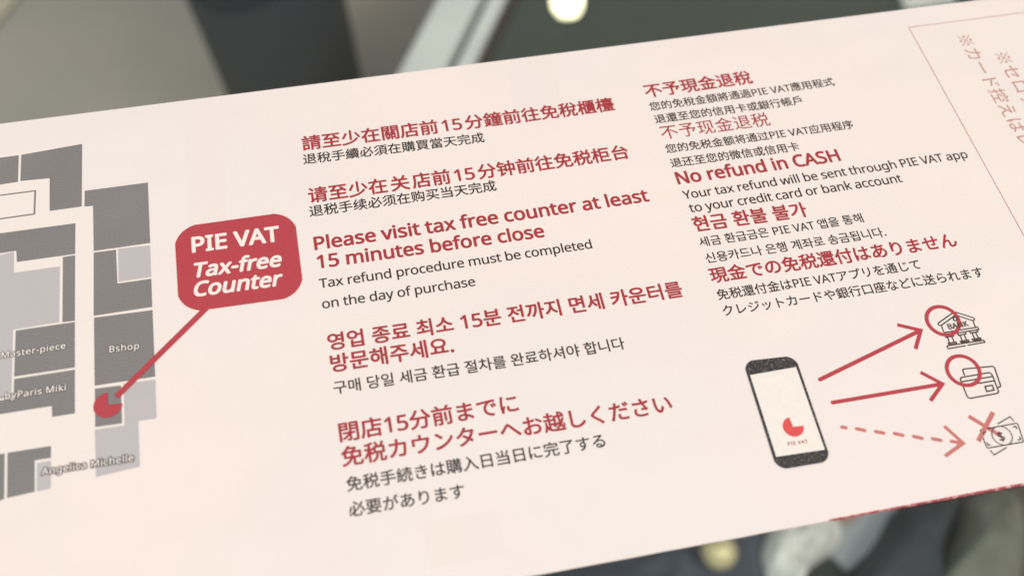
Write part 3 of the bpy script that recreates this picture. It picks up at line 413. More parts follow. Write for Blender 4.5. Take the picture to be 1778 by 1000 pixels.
(12434,1000,[[882,441,-33,75,-82,-39,-182,-81,-27,49,-46,31,-60,10,-47,-4,-49,-13,-43,-20,49,74,41,81,170,9,162,19,1,74,-150,-20,-155,-11,29,116,-82,7,-8,-60,-17,-65,-66,-1,-169,11,0,-75,164,-6,44,0,-49,-88,-75,-102,-107,-116,68,-50,91,104,51,38,58,25,63,10,41,-7,32,-20,18,-35,-69,-38,-65,-43,-53,-50,-36,-56,-13,-66,13,-63,37,-44,55,-27,71,-15,82,-4,141,5,133,13,2,80,-140,-18,-133,-6,-58,2,-50,7,-39,16,-25,26,-9,39,8,38,21,36,33,33,44,31,52,30,-3,-156,77,0,-3,192,203,86]]),
(12435,1000,[[547,742,-88,36,-37,-77,-97,-182,-139,-275,-110,-252,86,-30,37,110,49,118,27,47,35,43,41,36,44,25,48,9,38,-8,25,-24,10,-38,4,-190,6,-36,16,-34,27,-29,40,-20,56,-8,80,13,67,37,55,57,44,76,36,90,-66,54,-20,-66,-31,-66,-40,-57,-51,-40,-61,-15,-40,7,-28,23,-13,41,-4,185,-7,43,-16,34,-25,24,-32,15,-37,5,-49,-6,-51,-20,-49,-36,188,332]]),
(12450,1000,[[931,676,-49,47,-70,-6,-574,0,-114,9,0,-91,114,6,570,0,-51,-74,-78,-82,-90,-68,66,-53,106,92,85,100,58,84],[532,544,-90,0,4,-72,-4,-97,-14,-90,-30,-82,-51,-73,-78,-62,-45,-27,-45,-18,74,-60,127,83,81,98,46,115,20,133]]),
(12454,1000,[[882,607,-54,34,-26,-6,-43,-2,-224,0,0,93,6,75,-96,0,5,-75,0,-93,-221,0,-93,4,3,-77,0,-176,-3,-64,87,0,-4,60,0,179,559,0,-17,-95,-31,-103,-47,-94,-75,-87,-95,-69,-101,-45,-51,-17,-53,-11,65,-75,104,36,93,48,79,57,67,67,53,75,47,103,32,106,19,92]]),
(12459,1000,[[855,579,-56,28,-64,-5,-238,0,5,103,6,82,-94,0,7,-83,-4,-102,-176,0,-114,6,0,-85,115,4,168,0,-21,-114,-32,-97,-40,-82,-49,-69,-56,-59,-51,-42,-52,-32,73,-59,93,74,77,88,61,106,46,129,30,157,280,0,-5,-142,-16,-166,-30,-121,-13,-20,-20,-10,-25,-3,-149,11,10,-83,161,-7,48,6,35,20,24,35,35,147,18,189,8,147]]),
(12463,1000,[[537,777,-93,30,-31,-79,-33,-60,-47,-68,-62,-72,-77,-72,-95,-66,69,-52,101,78,84,83,68,85,339,0,-33,-101,-55,-110,-72,-101,-59,-62,-68,-57,-79,-51,-90,-44,-103,-37,72,-65,105,44,90,50,78,54,67,60,58,64,80,115,60,119,38,110,23,53,-67,41,-28,-8,-37,-2,-272,0,24,42]]),
(12472,1000,[[716,746,-55,-23,48,-77,43,-81,57,26,-46,82],[847,794,-56,-24,50,-75,45,-80,57,26,-47,81],[289,761,-45,-67,111,-70,104,-73,47,69,-103,70],[139,46,46,-81,105,28,116,42,110,54,152,105,130,121,103,131,-48,83,-55,-83,-65,-80,-77,-75,-86,-68,-96,-61,-108,-51,-114,-39],[138,536,-45,-68,114,-67,105,-70,45,70]]),
(12475,1000,[[886,575,-59,46,-53,-18,-387,-78,0,156,7,92,-95,0,7,-92,0,-171,-246,-43,15,-83,231,48,0,-303,5,-53,19,-42,38,-29,64,-17,94,-6,170,6,144,14,4,86,-150,-22,-162,-7,-61,3,-42,9,-26,17,-12,26,-4,36,0,298,378,76,-43,-73,-62,-86,-73,-79,70,-42,78,94,71,103,56,94]]),
(12479,1000,[[536,785,-91,29,-15,-42,-17,-37,-35,-61,-49,-70,-63,-74,-79,-74,-95,-69,67,-52,104,83,89,90,72,92,338,0,-30,-89,-46,-96,-60,-92,-211,135,-54,-55,212,-144,-59,-57,-67,-55,-78,-50,-86,-43,-97,-36,72,-62,96,41,85,47,76,52,66,56,58,58,109,-91,59,69,-114,88,68,106,53,106,35,99,24,54,-66,40,-29,-8,-37,-2,-271,0,21,36]]),
(12483,1000,[[483,576,-73,-25,42,-109,36,-108,74,26],[845,520,-86,27,-27,-126,-47,-117,-64,-99,-54,-58,-62,-52,-68,-43,-71,-35,-70,-25,66,-67,114,55,111,79,101,104,63,95,46,104,33,108],[251,526,-74,-29,46,-106,43,-119,76,28]]),
(12486,1000,[[215,740,0,-83,91,3,404,0,93,-3,0,83,-93,-6,-405,0],[95,489,0,-83,87,2,300,0,-7,-90,-17,-83,-34,-75,-49,-61,-65,-52,-75,-40,74,-55,81,52,68,64,48,67,32,80,19,91,8,102,272,0,78,-2,0,83,-78,-5,-655,0]]),
(12488,1000,[[337,88,-7,-118,97,0,-6,118,-1,330,127,-44,140,-57,126,-60,34,85,-203,87,-224,78,0,163,7,104,-98,0,8,-104]]),
(12489,1000,[[656,720,-55,-25,47,-73,42,-79,57,26,-45,79],[777,770,-55,-26,49,-72,44,-78,56,28,-46,78],[305,75,-6,-118,96,0,-6,118,0,329,127,-43,140,-57,125,-60,35,85,-204,87,-223,77,0,164,7,104,-99,0,8,-104]]),
(12503,1000,[[805,718,9,34,24,24,33,9,34,-9,24,-24,9,-34,-9,-33,-24,-24,-34,-9,-33,9,-24,24],[759,718,5,-32,-32,-1,-502,0,-100,7,0,-89,100,3,511,0,-24,-107,-44,-115,-63,-104,-54,-61,-63,-56,-76,-49,-90,-41,-107,-33,68,-75,103,38,89,47,77,54,67,61,58,67,69,118,50,132,30,119,2,11,38,-6,36,6,31,16,24,24,16,31,6,35,-6,36,-16,31,-24,24,-31,16,-36,6,-35,-6,-31,-16,-24,-24,-16,-31]]),
(12522,1000,[[776,759,-94,0,5,-87,0,-158,-2,-101,-6,-81,-14,-66,-25,-55,-36,-50,-69,-60,-81,-44,-89,-29,65,-69,80,32,84,47,74,67,39,52,29,59,21,73,12,95,4,126,0,162],[312,751,-91,0,4,-72,0,-333,-5,-77,92,0,-4,76,0,334]]),
(12524,1000,[[222,32,58,-50,42,18,144,49,132,61,119,73,103,82,87,92,-45,70,-86,-93,-105,-83,-117,-71,-121,-56,-118,-38,0,567,7,91,-99,0,9,-91,0,-572]]),
(12525,1000,[[146,685,2,-78,0,-492,-3,-122,86,0,-2,58,546,0,-1,-58,86,0,-2,121,0,493,2,78,-88,-2,-537,0],[229,129,0,475,547,0,0,-475]]),
(12531,1000,[[227,733,-57,-61,133,-104,116,-105,63,63,-122,107],[141,63,53,-82,153,40,131,54,109,61,86,62,78,68,68,74,57,76,47,76,-48,85,-42,-76,-56,-79,-68,-77,-79,-73,-89,-63,-107,-58,-133,-52]]),
(12540,1000,[[102,433,0,-98,139,5,549,0,107,-5,0,98,-108,-5,-548,0]]),
(19981,1000,[[559,478,125,-90,122,-97,93,-88,61,58,-97,86,-123,94,-125,85],[69,770,0,-77,445,0,-68,-102,-83,-98,-96,-91,-107,-80,-116,-67,51,-66,134,82,122,99,108,111,0,-559,81,0,0,662,70,109,321,0,0,77]]),
(20080,1000,[[531,120,132,-64,122,-68,98,-65,48,57,-102,64,-124,67,-134,62],[220,595,108,-55,88,-58,42,57,-89,56,-108,50],[110,449,107,-52,87,-55,42,56,-89,53,-106,48],[67,301,0,-70,397,0,-41,-70,-58,-59,-79,-50,-103,-40,-130,-31,22,-30,17,-33,147,39,114,50,86,62,62,74,42,88,394,0,0,70,-374,0,17,102,9,113,5,126,-76,0,-4,-128,-9,-114,-18,-99],[849,776,0,-2,-738,0,0,-71,714,0,-38,-78,-39,-66,61,-31,63,106,59,124,-55,22,-13,-4]]),
(20102,1000,[[97,762,0,-74,648,0,-85,-72,-97,-68,-99,-57,0,-473,-2,-13,-9,-7,-17,-3,-183,1,18,-38,12,-38,127,2,80,10,32,16,16,27,5,42,0,436,127,79,120,93,103,98,-59,43,-17,-4]]),
(20104,1000,[[284,600,146,-64,143,-69,-520,0,0,-72,415,0,0,-380,-5,-15,-19,-5,-157,1,17,-36,11,-37,111,3,71,10,28,14,16,26,4,38,0,381,286,0,-59,-86,-60,-72,62,-37,62,71,61,85,56,89,-60,27,-14,-5,-206,0,16,25,-109,53,93,62,89,70,79,72,-54,41,-17,-4,-623,0,0,-70,550,0,-92,-73,-99,-64,-182,77]]),
(20184,1000,[[408,406,81,-132,65,-119,70,38,-68,116,-83,128],[751,828,0,-210,-406,0,0,-76,406,0,0,-519,-3,-18,-11,-10,-19,-3,-190,2,30,-75,134,1,82,11,31,16,17,29,6,47,0,519,126,0,0,76,-126,0,0,210],[295,834,-70,-153,-88,-140,-100,-114,47,-75,52,57,50,65,0,-552,75,0,0,668,58,108,49,113]]),
(20449,1000,[[382,531,0,-62,487,0,0,62],[382,389,0,-61,487,0,0,61],[310,675,0,-64,637,0,0,64],[541,815,40,-70,31,-65,67,30,-31,63,-42,67],[369,243,0,-323,65,0,0,40,377,0,0,-37,68,0,0,320],[434,22,0,159,377,0,0,-159],[256,836,-61,-149,-76,-137,-87,-113,42,-70,49,60,46,68,0,-578,69,0,0,699,46,98,39,102]]),
(20813,1000,[[332,843,-69,-106,-98,-109,-124,-100,29,-25,25,-30,59,45,0,-241,269,0,-35,-73,-51,-66,-71,-58,-94,-48,-120,-39,24,-30,19,-34,135,47,103,60,78,70,55,81,38,90,44,0,0,-234,3,-41,12,-30,23,-19,35,-10,50,-3,168,0,44,5,32,17,21,32,13,51,7,74,-36,12,-33,17,-3,-61,-5,-41,-10,-24,-14,-11,-22,-3,-154,0,-34,2,-16,11,-4,23,0,233,252,0,0,311,-294,0,56,72,47,74,-51,33,-13,-3,-248,0,40,63],[230,588,99,113,251,0,-40,-59,-45,-54],[228,520,238,0,-9,-90,-14,-85,-215,0],[545,520,254,0,0,-175,-278,0,15,85]]),
(20837,1000,[[295,755,61,-49,53,-55,47,-60,-47,-161,-62,-141,-81,-121,-102,-101,-123,-80,69,-60,113,79,96,95,80,112,66,130,52,148,63,-124,63,-124,72,-118,92,-107,120,-88,15,44,22,41,-162,138,-109,165,-90,176,-106,173,-156,152]]),
(20851,1000,[[224,799,59,-88,41,-84,-195,0,0,-75,332,0,0,-122,-2,-56,-391,0,0,-74,376,0,-28,-65,-48,-66,-74,-64,-105,-61,-141,-57,31,-33,23,-33,138,57,106,62,78,65,56,69,35,69,56,-87,67,-76,78,-64,90,-52,101,-38,24,39,29,34,-104,34,-92,49,-80,61,-67,73,-52,84,370,0,0,74,-391,0,2,55,0,123,335,0,0,75,-198,0,109,182,-81,27,-50,-105,-61,-104,-274,0,66,36,-44,82,-61,86]]),
(20998,1000,[[673,822,-69,-28,85,-150,103,-140,108,-111,61,63,-107,100,-102,128],[324,820,-40,-90,-49,-84,-57,-78,-64,-68,-70,-58,64,-58,79,73,0,-69,193,0,-19,-100,-34,-94,-55,-85,-85,-72,-122,-56,26,-31,20,-33,132,65,93,84,62,97,39,109,22,116,272,0,-12,-202,-17,-119,-22,-53,-17,-10,-26,-2,-150,6,17,-37,8,-38,158,-2,30,5,26,11,22,19,29,68,19,145,15,247,1,36,-620,0,81,99,72,113,59,124]]),
(21069,1000,[[604,514,0,-410,70,0,0,410],[807,544,0,-530,-5,-15,-16,-4,-132,1,27,-72,97,2,61,11,25,15,13,25,4,36,0,531],[723,845,-43,-82,-51,-81,-300,0,49,18,-43,70,-57,71,-70,-25,52,-68,40,-66,-247,0,0,-69,894,0,0,69,-233,0,89,137],[409,301,0,-101,-222,0,0,101],[409,360,-222,0,0,99,222,0],[116,523,0,-598,71,0,0,216,222,0,0,-134,-4,-13,-14,-4,-110,1,26,-67,84,2,55,11,22,14,11,23,3,32,0,517]]),
(21345,1000,[[534,232,176,-76,153,-72,41,66,-155,70,-176,70],[439,840,0,-368,-387,0,0,-74,390,0,0,-478,78,0,0,478,429,0,0,74,-432,0,0,154,331,0,0,72,-331,0,0,142]]),
(21475,1000,[[127,735,0,-790,78,0,0,85,591,0,0,-81,80,0,0,786],[205,107,0,553,591,0,0,-553]]),
(21488,1000,[[179,342,0,-421,76,0,0,54,486,0,0,-52,80,0,0,419],[255,48,0,222,486,0,0,-222],[126,426,64,12,188,13,422,23,61,-86,64,46,-71,94,-95,103,-101,96,-59,-40,146,-147,-514,-24,89,88,87,100,83,107,-75,33,-87,-121,-87,-102,-58,-62,-45,-40,-37,-19]]),
(22312,1000,[[391,840,-53,-155,-275,0,0,-72,242,0,-72,-124,-89,-111,-106,-92,39,-69,61,48,55,53,0,-394,75,0,0,483,66,100,56,106,549,0,0,72,-518,0,48,136],[598,561,0,-193,-225,0,0,-70,225,0,0,-284,-265,0,0,-70,605,0,0,70,-265,0,0,284,227,0,0,70,-227,0,0,193]]),
(22825,1000,[[66,455,0,-76,368,0,-30,-85,-49,-84,-74,-82,-103,-75,-136,-68,49,-63,136,68,105,76,78,82,55,87,36,88,55,-111,68,-95,82,-81,97,-65,112,-48,51,67,-114,45,-98,63,-83,79,-66,94,-50,108,382,0,0,76,-409,0,5,113,0,119,361,0,0,76,-792,0,0,-76,352,0,0,-119,-6,-113]]),
(23436,1000,[[227,546,0,-69,544,0,0,69],[56,360,0,-70,269,0,-12,-96,-26,-77,-49,-59,-78,-45,-116,-32,23,-29,17,-33,128,39,88,54,56,72,31,92,15,114,176,0,0,-251,3,-41,11,-30,21,-19,33,-10,48,-3,153,0,41,5,30,16,19,31,13,50,7,70,-36,13,-33,17,-5,-86,-14,-38,-28,-9,-140,0,-31,2,-14,10,-3,22,0,251,290,0,0,70],[421,827,50,-102,-389,0,0,-222,75,0,0,150,681,0,0,-150,78,0,0,222,-356,0,-28,62,-36,62]]),
(23558,1000,[[421,219,76,-92,55,-89,65,38,-57,88,-78,88],[755,475,0,-124,-405,0,0,-70,405,0,0,-271,-4,-14,-17,-5,-134,1,24,-71,100,2,63,10,26,15,12,25,4,36,0,272,121,0,0,70,-121,0,0,124],[44,664,77,-86,57,-84,52,44,0,-173,-191,-166,41,-63,150,140,0,-355,73,0,0,919,-73,0,0,-292,-59,78,-75,79],[505,610,51,-48,41,-50,-116,-47,-122,-31,21,-29,16,-31,131,37,125,54,114,71,95,90,71,111,-49,26,-13,-3,-216,0,49,58,-76,22,-70,-79,-96,-73,-110,-58,49,-49,97,53,89,64,241,0,-47,-58,-57,-51,-65,-44,-45,51,-53,47]]),
(23559,1000,[[448,201,75,-85,54,-81,62,39,-57,80,-76,81],[755,468,0,-141,-381,0,0,-68,381,0,0,-240,-4,-14,-16,-4,-130,1,24,-72,98,2,61,11,24,16,12,24,3,35,0,241,130,0,0,68,-130,0,0,141],[474,554,103,-86,-99,-43,-101,-30,38,-57,126,43,119,60,108,78,90,98,67,119,-46,23,-13,-4,-198,0,52,66,-72,20,-74,-90,-100,-82,-117,-67,47,-46,110,65,100,80,218,0,-39,-60,-49,-55,-54,44,-61,38,-40,-35,60,-40,53,-44,-73,-52,-53,47,-59,43],[83,795,0,-311,67,1,122,0,0,-147,-232,0,0,-67,55,0,0,-21,-4,-91,-18,-104,-41,-100,57,-37,46,111,22,117,5,101,0,24,110,0,0,-351,70,0,0,919,-70,0,0,-288,-122,0,0,244]]),
(23569,1000,[[228,682,-50,-114,-59,-110,-66,-92,65,-36,64,97,63,114,54,121],[703,653,103,-163,83,-152,64,37,-84,148,-105,160],[762,322,-91,-106,-122,-84,-148,-64,-173,-45,-195,-30,21,-35,15,-37,202,35,180,52,154,72,128,94,97,117],[449,840,0,-617,74,0,0,617]]),
(24115,1000,[[459,-86,54,27,185,69,-6,62,-165,-55,0,296,68,0,44,-95,55,-88,64,-79,73,-65,79,-51,24,32,27,29,-65,36,-61,46,-56,55,143,111,-58,46,-121,-113,-45,66,-36,70,285,0,0,66,-393,0,0,82,332,0,0,57,-332,0,0,79,325,0,0,56,-325,0,0,79,366,0,0,61,-439,0,0,-414,-71,0,0,-66,47,0,0,-258,-6,-35,-13,-24,-16,-14],[67,650,0,-524,58,0,0,456,67,0,0,-662,64,0,0,662,74,0,0,-372,-2,-8,-7,-3,-50,1,13,-33,7,-32,44,2,31,11,14,15,6,20,2,25,0,442,-132,0,0,189,-64,0,0,-189]]),
(24207,1000,[[371,437,212,-101,-353,0,0,-65,312,0,0,-263,-5,-15,-20,-5,-160,1,26,-70,113,1,73,10,29,15,15,24,4,38,0,264,216,0,-53,-68,-51,-57,60,-30,80,92,80,109,-54,23,-13,-4,-185,0,8,8,-76,40,83,51,78,58,67,61,-49,37,-17,-4,-503,0,0,-62,436,0,-77,-59,-83,-50,-148,65],[471,824,46,-96,-397,0,0,-278,-1,-93,-7,-101,-14,-104,-26,-101,-41,-92,63,-42,43,99,29,110,17,113,8,111,2,100,0,208,758,0,0,70,-348,0,-60,117]]),
(24212,1000,[[264,490,62,-178,46,-166,71,29,-49,165,-65,177],[481,546,48,-178,35,-166,72,22,-36,164,-51,177],[468,828,53,-117,-400,0,0,-273,-1,-91,-6,-99,-14,-103,-25,-99,-39,-91,66,-42,41,97,28,108,16,112,8,109,2,99,0,202,745,0,0,71,-336,0,-65,137],[209,39,0,-72,746,0,0,72,-271,0,86,162,72,171,56,170,-79,29,-50,-180,-72,-184,-90,-168]]),
(24215,1000,[[291,289,0,-356,74,0,0,40,424,0,0,-38,76,0,0,354,-278,0,0,135,326,0,0,69,-326,0,0,119,-76,0,0,-323],[365,40,0,179,424,0,0,-179],[466,820,53,-102,-394,0,0,-262,-2,-93,-6,-102,-16,-104,-28,-101,-43,-93,66,-43,46,99,31,111,18,114,9,111,2,101,0,190,742,0,0,72,-341,0,-27,59,-37,60]]),
(24231,1000,[[757,606,-16,-69,-23,-62,-30,-56,-37,-48,-45,-41,0,293,-73,0,0,-395,-278,0,0,-67,278,0,0,-149,-343,0,0,-66,763,0,0,66,-347,0,0,149,285,0,0,67,-285,0,0,99,53,-43,58,59,47,71,143,-138,45,48,-72,71,-90,77,20,60,14,65],[350,606,-16,-72,-22,-66,-30,-60,-38,-51,-46,-43,57,-43,41,41,36,48,31,55,108,-118,45,50,-57,62,-71,67,30,122],[480,823,53,-89,-421,0,0,-278,-1,-93,-6,-101,-14,-104,-25,-101,-39,-92,64,-42,41,99,28,110,16,114,8,110,2,100,0,208,763,0,0,70,-331,0,-68,113]]),
(24335,1000,[[709,791,80,-63,64,-63,52,47,-65,60,-80,61],[565,836,5,-183,-515,0,0,-73,520,0,23,-212,37,-182,54,-142,71,-93,89,-33,41,7,30,22,22,42,15,64,10,91,-35,18,-31,24,-9,-109,-14,-62,-23,-19,-57,28,-50,80,-42,124,-32,161,-21,191,294,0,0,73,-298,0,-4,183],[59,24,24,-74,482,110,-6,68,-214,-46,0,276,187,0,0,73,-442,0,0,-73,180,0,0,-291]]),
(24403,1000,[[121,769,52,-78,46,-81,31,-74,72,33,-32,71,-47,80,-54,76],[801,805,-59,-129,-69,-121,65,-25,73,116,71,132],[115,38,0,-75,675,0,0,-44,79,0,0,567,-329,0,0,354,-82,0,0,-354,-323,0,0,-75,655,0,0,-145,-622,0,0,-72,622,0,0,-156]]),
(24448,1000,[[249,838,-55,-74,-72,-72,-78,-60,40,-62,87,70,82,83,67,87],[548,819,49,-86,34,-80,73,29,-37,78,-51,84],[269,615,-67,-102,-82,-93,-89,-77,41,-74,105,102,0,-451,77,0,0,544,82,125],[349,649,0,-71,254,0,0,-226,-218,0,0,-71,218,0,0,-258,-283,0,0,-72,638,0,0,72,-277,0,0,258,219,0,0,71,-219,0,0,226,251,0,0,71]]),
(24494,1000,[[198,840,-46,-69,-60,-70,-64,-60,40,-57,72,69,69,79,58,83],[327,318,0,-116,-1,-44,-6,-47,-13,-48,-21,-46,-33,-44,48,-49,38,51,26,56,17,58,8,58,2,53,0,58,131,0,0,-115,-5,-33,-10,-19,-13,-11,28,-64,38,35,119,83,-19,55,-76,-48,0,177],[737,568,122,0,-17,-117,-23,-107,-31,-96,-36,134,-25,146],[284,446,0,-65,333,0,0,11,37,-43,34,68,27,-130,37,-119,-49,-75,-60,-65,-73,-55,43,-55,66,52,57,58,48,66,38,-67,45,-57,52,-46,50,59,-57,46,-49,61,-41,74,46,118,34,134,23,152,36,0,0,66,-209,0,31,195,-70,10,-20,-152,-31,-140,-45,-119,0,18],[303,759,0,-240,313,0,0,240,-55,0,0,-178,-71,0,0,259,-58,0,0,-259,-77,0,0,178],[219,640,-57,-105,-70,-97,-75,-82,43,-65,87,101,0,-470,69,0,0,570,70,125]]),
(24517,1000,[[310,784,135,-98,117,-94,50,60,-116,89,-137,96],[147,538,-26,-116,-39,-116,-51,-100,72,-29,50,103,38,120,27,119],[739,473,65,-109,57,-114,38,-101,72,35,-40,100,-58,112,-67,107],[791,781,-60,-111,-71,-108,-82,-105,-91,-100,-101,-93,0,333,-78,0,0,-395,-133,-88,-143,-75,49,-60,117,62,110,70,0,-50,4,-54,14,-38,26,-24,40,-12,56,-4,203,0,56,7,39,23,25,43,16,67,9,93,-38,14,-36,20,-5,-82,-8,-55,-13,-34,-20,-17,-29,-5,-193,0,-43,4,-20,17,-5,36,0,109,118,102,107,110,97,118,84,123,74,128]]),
(24744,1000,[[467,564,-33,-70,-44,-63,-50,-54,57,-43,52,60,48,72,39,79],[617,646,0,-294,-3,-10,-13,-4,-102,0,25,-65,78,2,52,9,22,14,10,22,3,31,0,295],[744,537,72,-104,51,-100,65,34,-54,97,-74,102],[262,215,0,-174,4,-42,15,-29,27,-18,43,-10,62,-3,240,0,51,4,36,15,23,28,15,45,8,66,-36,11,-33,17,-4,-52,-7,-34,-11,-19,-19,-10,-28,-2,-232,0,-50,2,-23,11,-6,22,0,172],[414,260,82,-91,60,-87,62,38,-62,86,-84,86],[768,202,45,-78,37,-81,24,-70,71,28,-25,70,-40,80,-45,77],[150,210,-45,-111,-57,-105,70,-34,53,109,45,113],[468,839,-41,-93,-55,-84,-64,-69,56,-47,55,61,51,74,377,0,-48,-99,64,-13,41,77,41,89,-52,13,-12,-2,-376,0,33,76],[275,843,-67,-110,-82,-100,-91,-83,49,-58,97,95,0,-319,73,0,0,410,47,70,41,72]]),
(25033,1000,[[411,156,0,-141,3,-36,11,-25,20,-16,32,-8,46,-3,162,0,36,3,26,12,18,22,12,36,6,51,-32,10,-30,15,-5,-56,-13,-25,-25,-5,-149,0,-31,2,-15,7,-3,17,0,140],[498,186,91,-51,74,-54,46,48,-75,51,-92,48],[751,142,57,-65,49,-69,35,-61,61,31,-37,62,-51,67,-58,63],[290,159,-27,-65,-38,-62,-50,-51,57,-37,52,55,39,67,29,71],[681,453,0,-55,-155,0,0,55],[641,674,52,-73,-151,0,37,74,-63,18,-43,-86,-55,-79,-62,-66,0,102,63,109,-63,18,-49,-86,-61,-80,-68,-69,0,5,0,238,774,0,0,63,-362,0,-27,49,-34,49,-65,-23,47,-75,-402,0,0,-301,-1,-94,-6,-103,-13,-105,-23,-102,-37,-94,58,-44,38,95,26,106,16,109,8,108,3,99,37,-38,76,80,0,-264,65,0,0,246,52,-42,54,62,0,-265,64,0,0,30,410,0,0,51,-190,0,0,58,149,0,0,44,-149,0,0,55,146,0,0,44,-146,0,0,54,173,0,0,50,-186,0,24,12,-27,41,-36,44],[681,497,-155,0,0,54,155,0],[681,354,0,-58,-155,0,0,58]]),
(25104,1000,[[544,839,5,-169,-421,0,0,-281,-2,-82,-6,-89,-16,-89,-27,-87,-41,-79,33,-23,30,-27,46,87,31,97,19,101,9,99,2,91,0,7,183,0,-8,-184,-14,-67,-13,-9,-19,-2,-106,5,15,-34,6,-36,121,-1,34,8,26,21,16,49,9,107,6,181,1,32,-257,0,0,132,348,0,16,-157,25,-143,33,-125,-70,-71,-77,-62,-85,-52,55,-62,74,49,69,56,64,62,29,-57,33,-46,37,-34,40,-21,44,-7,41,7,30,22,22,40,15,63,10,89,-34,17,-31,24,-8,-107,-15,-60,-24,-18,-49,18,-44,53,-40,84,69,102,59,114,48,125,-75,19,-36,-98,-43,-90,-50,-84,-34,161,-22,189,321,0,0,73,-325,0,-4,169],[671,790,99,-59,80,-61,47,52,-82,58,-99,56]]),
(25110,1000,[[692,791,95,-54,76,-56,46,52,-77,55,-96,49],[62,66,15,-77,434,95,-6,71],[195,452,204,0,0,-174,-204,0],[125,518,0,-305,347,0,0,305],[68,680,0,-74,493,0,16,-158,23,-145,32,-128,-72,-76,-80,-66,-89,-55,58,-58,76,51,71,58,65,65,29,-60,32,-49,37,-36,40,-22,44,-8,41,7,30,22,22,41,16,63,10,89,-34,18,-32,25,-8,-108,-15,-60,-23,-19,-48,20,-44,57,-39,90,69,105,60,118,49,129,-75,18,-36,-100,-43,-93,-51,-86,-32,162,-20,189,296,0,0,74,-301,0,-3,158,-80,0,5,-158]]),
(25142,1000,[[177,734,0,-305,-2,-90,-11,-96,-23,-97,-41,-93,-64,-84,57,-52,47,56,38,62,28,66,20,69,14,69,523,0,0,-54,75,0,0,395,-585,0,0,99,197,27,192,34,166,41,-62,57,-161,-41,-199,-35],[763,309,-515,0,5,120,0,81,510,0]]),
(25163,1000,[[50,322,0,-74,413,0,0,-223,-3,-16,-10,-9,-18,-3,-186,1,32,-74,130,1,79,12,30,16,17,28,6,44,0,223,413,0,0,74,-413,0,0,162,356,0,0,72,-356,0,0,163,169,25,144,34,-55,61,-192,-41,-241,-28,-249,-17,18,-65,329,22,0,-154,-346,0,0,-72,346,0,0,-162]]),
(25511,1000,[[695,553,103,-96,86,-88,49,49,-192,176],[560,593,-55,-65,-65,-62,-70,-51,47,-57,74,60,73,73,62,78],[164,841,0,-195,-121,0,0,-71,121,0,0,-239,-132,-42,17,-75,115,42,0,-245,-4,-14,-13,-4,-94,0,21,-69,78,2,48,11,20,15,11,24,3,35,0,270,108,39,-12,69,-96,-34,0,215,104,0,0,71,-104,0,0,195],[332,20,0,-67,632,0,0,67,-275,0,0,251,204,0,0,67,-480,0,0,-67,200,0,0,-251],[588,823,43,-104,-264,0,0,-175,68,0,0,109,447,0,0,-99,72,0,0,165,-242,0,-54,122]]),
(26085,1000,[[253,352,499,0,0,-281,-499,0],[253,426,0,271,499,0,0,-271],[176,772,0,-841,77,0,0,65,499,0,0,-60,80,0,0,836]]),
(26588,1000,[[192,840,0,-193,-142,0,0,-70,131,0,-40,-141,-54,-135,-62,-106,39,-72,47,82,43,104,38,114,0,-502,72,0,0,521,74,-139,46,54,-120,176,0,44,127,0,0,70,-127,0,0,193],[507,488,305,0,0,-198,-305,0],[933,788,-500,0,0,-828,520,0,0,73,-446,0,0,186,376,0,0,340,-376,0,0,155,426,0]]),
(27311,1000,[[475,550,337,0,0,-56,-337,0],[408,594,0,-144,475,0,0,144],[391,674,0,-47,501,0,0,47,-215,0,0,49,271,0,0,49,-271,0,0,65,-73,0,0,-65,-260,0,0,-49,260,0,0,-49],[425,162,43,6,136,7,0,-53,-218,0,0,-48,218,0,0,-61,-290,0,0,-53,648,0,0,53,-285,0,0,61,219,0,0,48,-219,0,0,56,132,5,33,-38,46,35,-48,51,-62,52,98,0,0,47,-464,0,0,39,469,0,0,-82,70,0,0,130,-607,0,0,-13,-97,125,0,48,108,0,0,70,-108,0,0,193,-65,0,0,-193,-138,0,0,-70,131,0,-39,-141,-53,-134,-60,-105,38,-73,44,79,41,99,36,109,0,-490,65,0,0,527,56,-99,41,53,0,-116,62,0,0,-3,129,0,-62,-42,-36,-16,-32,-9],[724,260,36,-30,-223,-7,75,60,146,0]]),
(27331,1000,[[582,310,263,0,0,-42,-263,0],[582,228,263,0,0,-42,-263,0],[582,390,263,0,0,-41,-263,0],[374,800,0,-848,590,0,0,61,-521,0,0,727,509,0,0,60],[521,679,0,-126,157,0,0,-42,-207,0,0,-46,482,0,0,46,-210,0,0,42,160,0,0,126,-160,0,0,43,-65,0,0,-43],[579,641,99,0,0,-50,-99,0],[743,641,101,0,0,-50,-101,0],[518,430,0,-285,99,0,-66,-42,-75,-36,42,-41,82,42,81,52,-43,25,152,0,-37,-28,81,-45,67,-45,46,37,-62,41,-75,40,102,0,0,285],[178,842,0,-213,-127,0,0,-70,122,0,-36,-141,-50,-135,-58,-106,40,-70,39,74,37,92,33,103,0,-453,68,0,0,484,78,-147,41,58,-119,179,0,62,106,0,0,70,-106,0,0,213]]),
(29616,1000,[[432,791,0,-532,72,0,0,466,303,0,0,-466,74,0,0,532],[43,100,17,-73,341,102,-9,70,-131,-39,0,253,105,0,0,70,-105,0,0,219,125,0,0,70,-331,0,0,-70,134,0,0,-219,-119,0,0,-70,119,0,0,-274],[617,640,0,-193,-5,-97,-22,-101,-48,-100,-83,-94,-127,-84,26,-25,21,-29,90,56,70,62,54,66,40,70,27,72,0,-211,3,-35,11,-25,18,-15,27,-9,37,-2,92,0,43,5,29,19,18,36,11,57,6,81,-31,11,-30,19,-6,-108,-14,-50,-26,-13,-82,0,-22,3,-11,11,-3,22,0,237,-61,0,14,86,4,83,0,195]]),
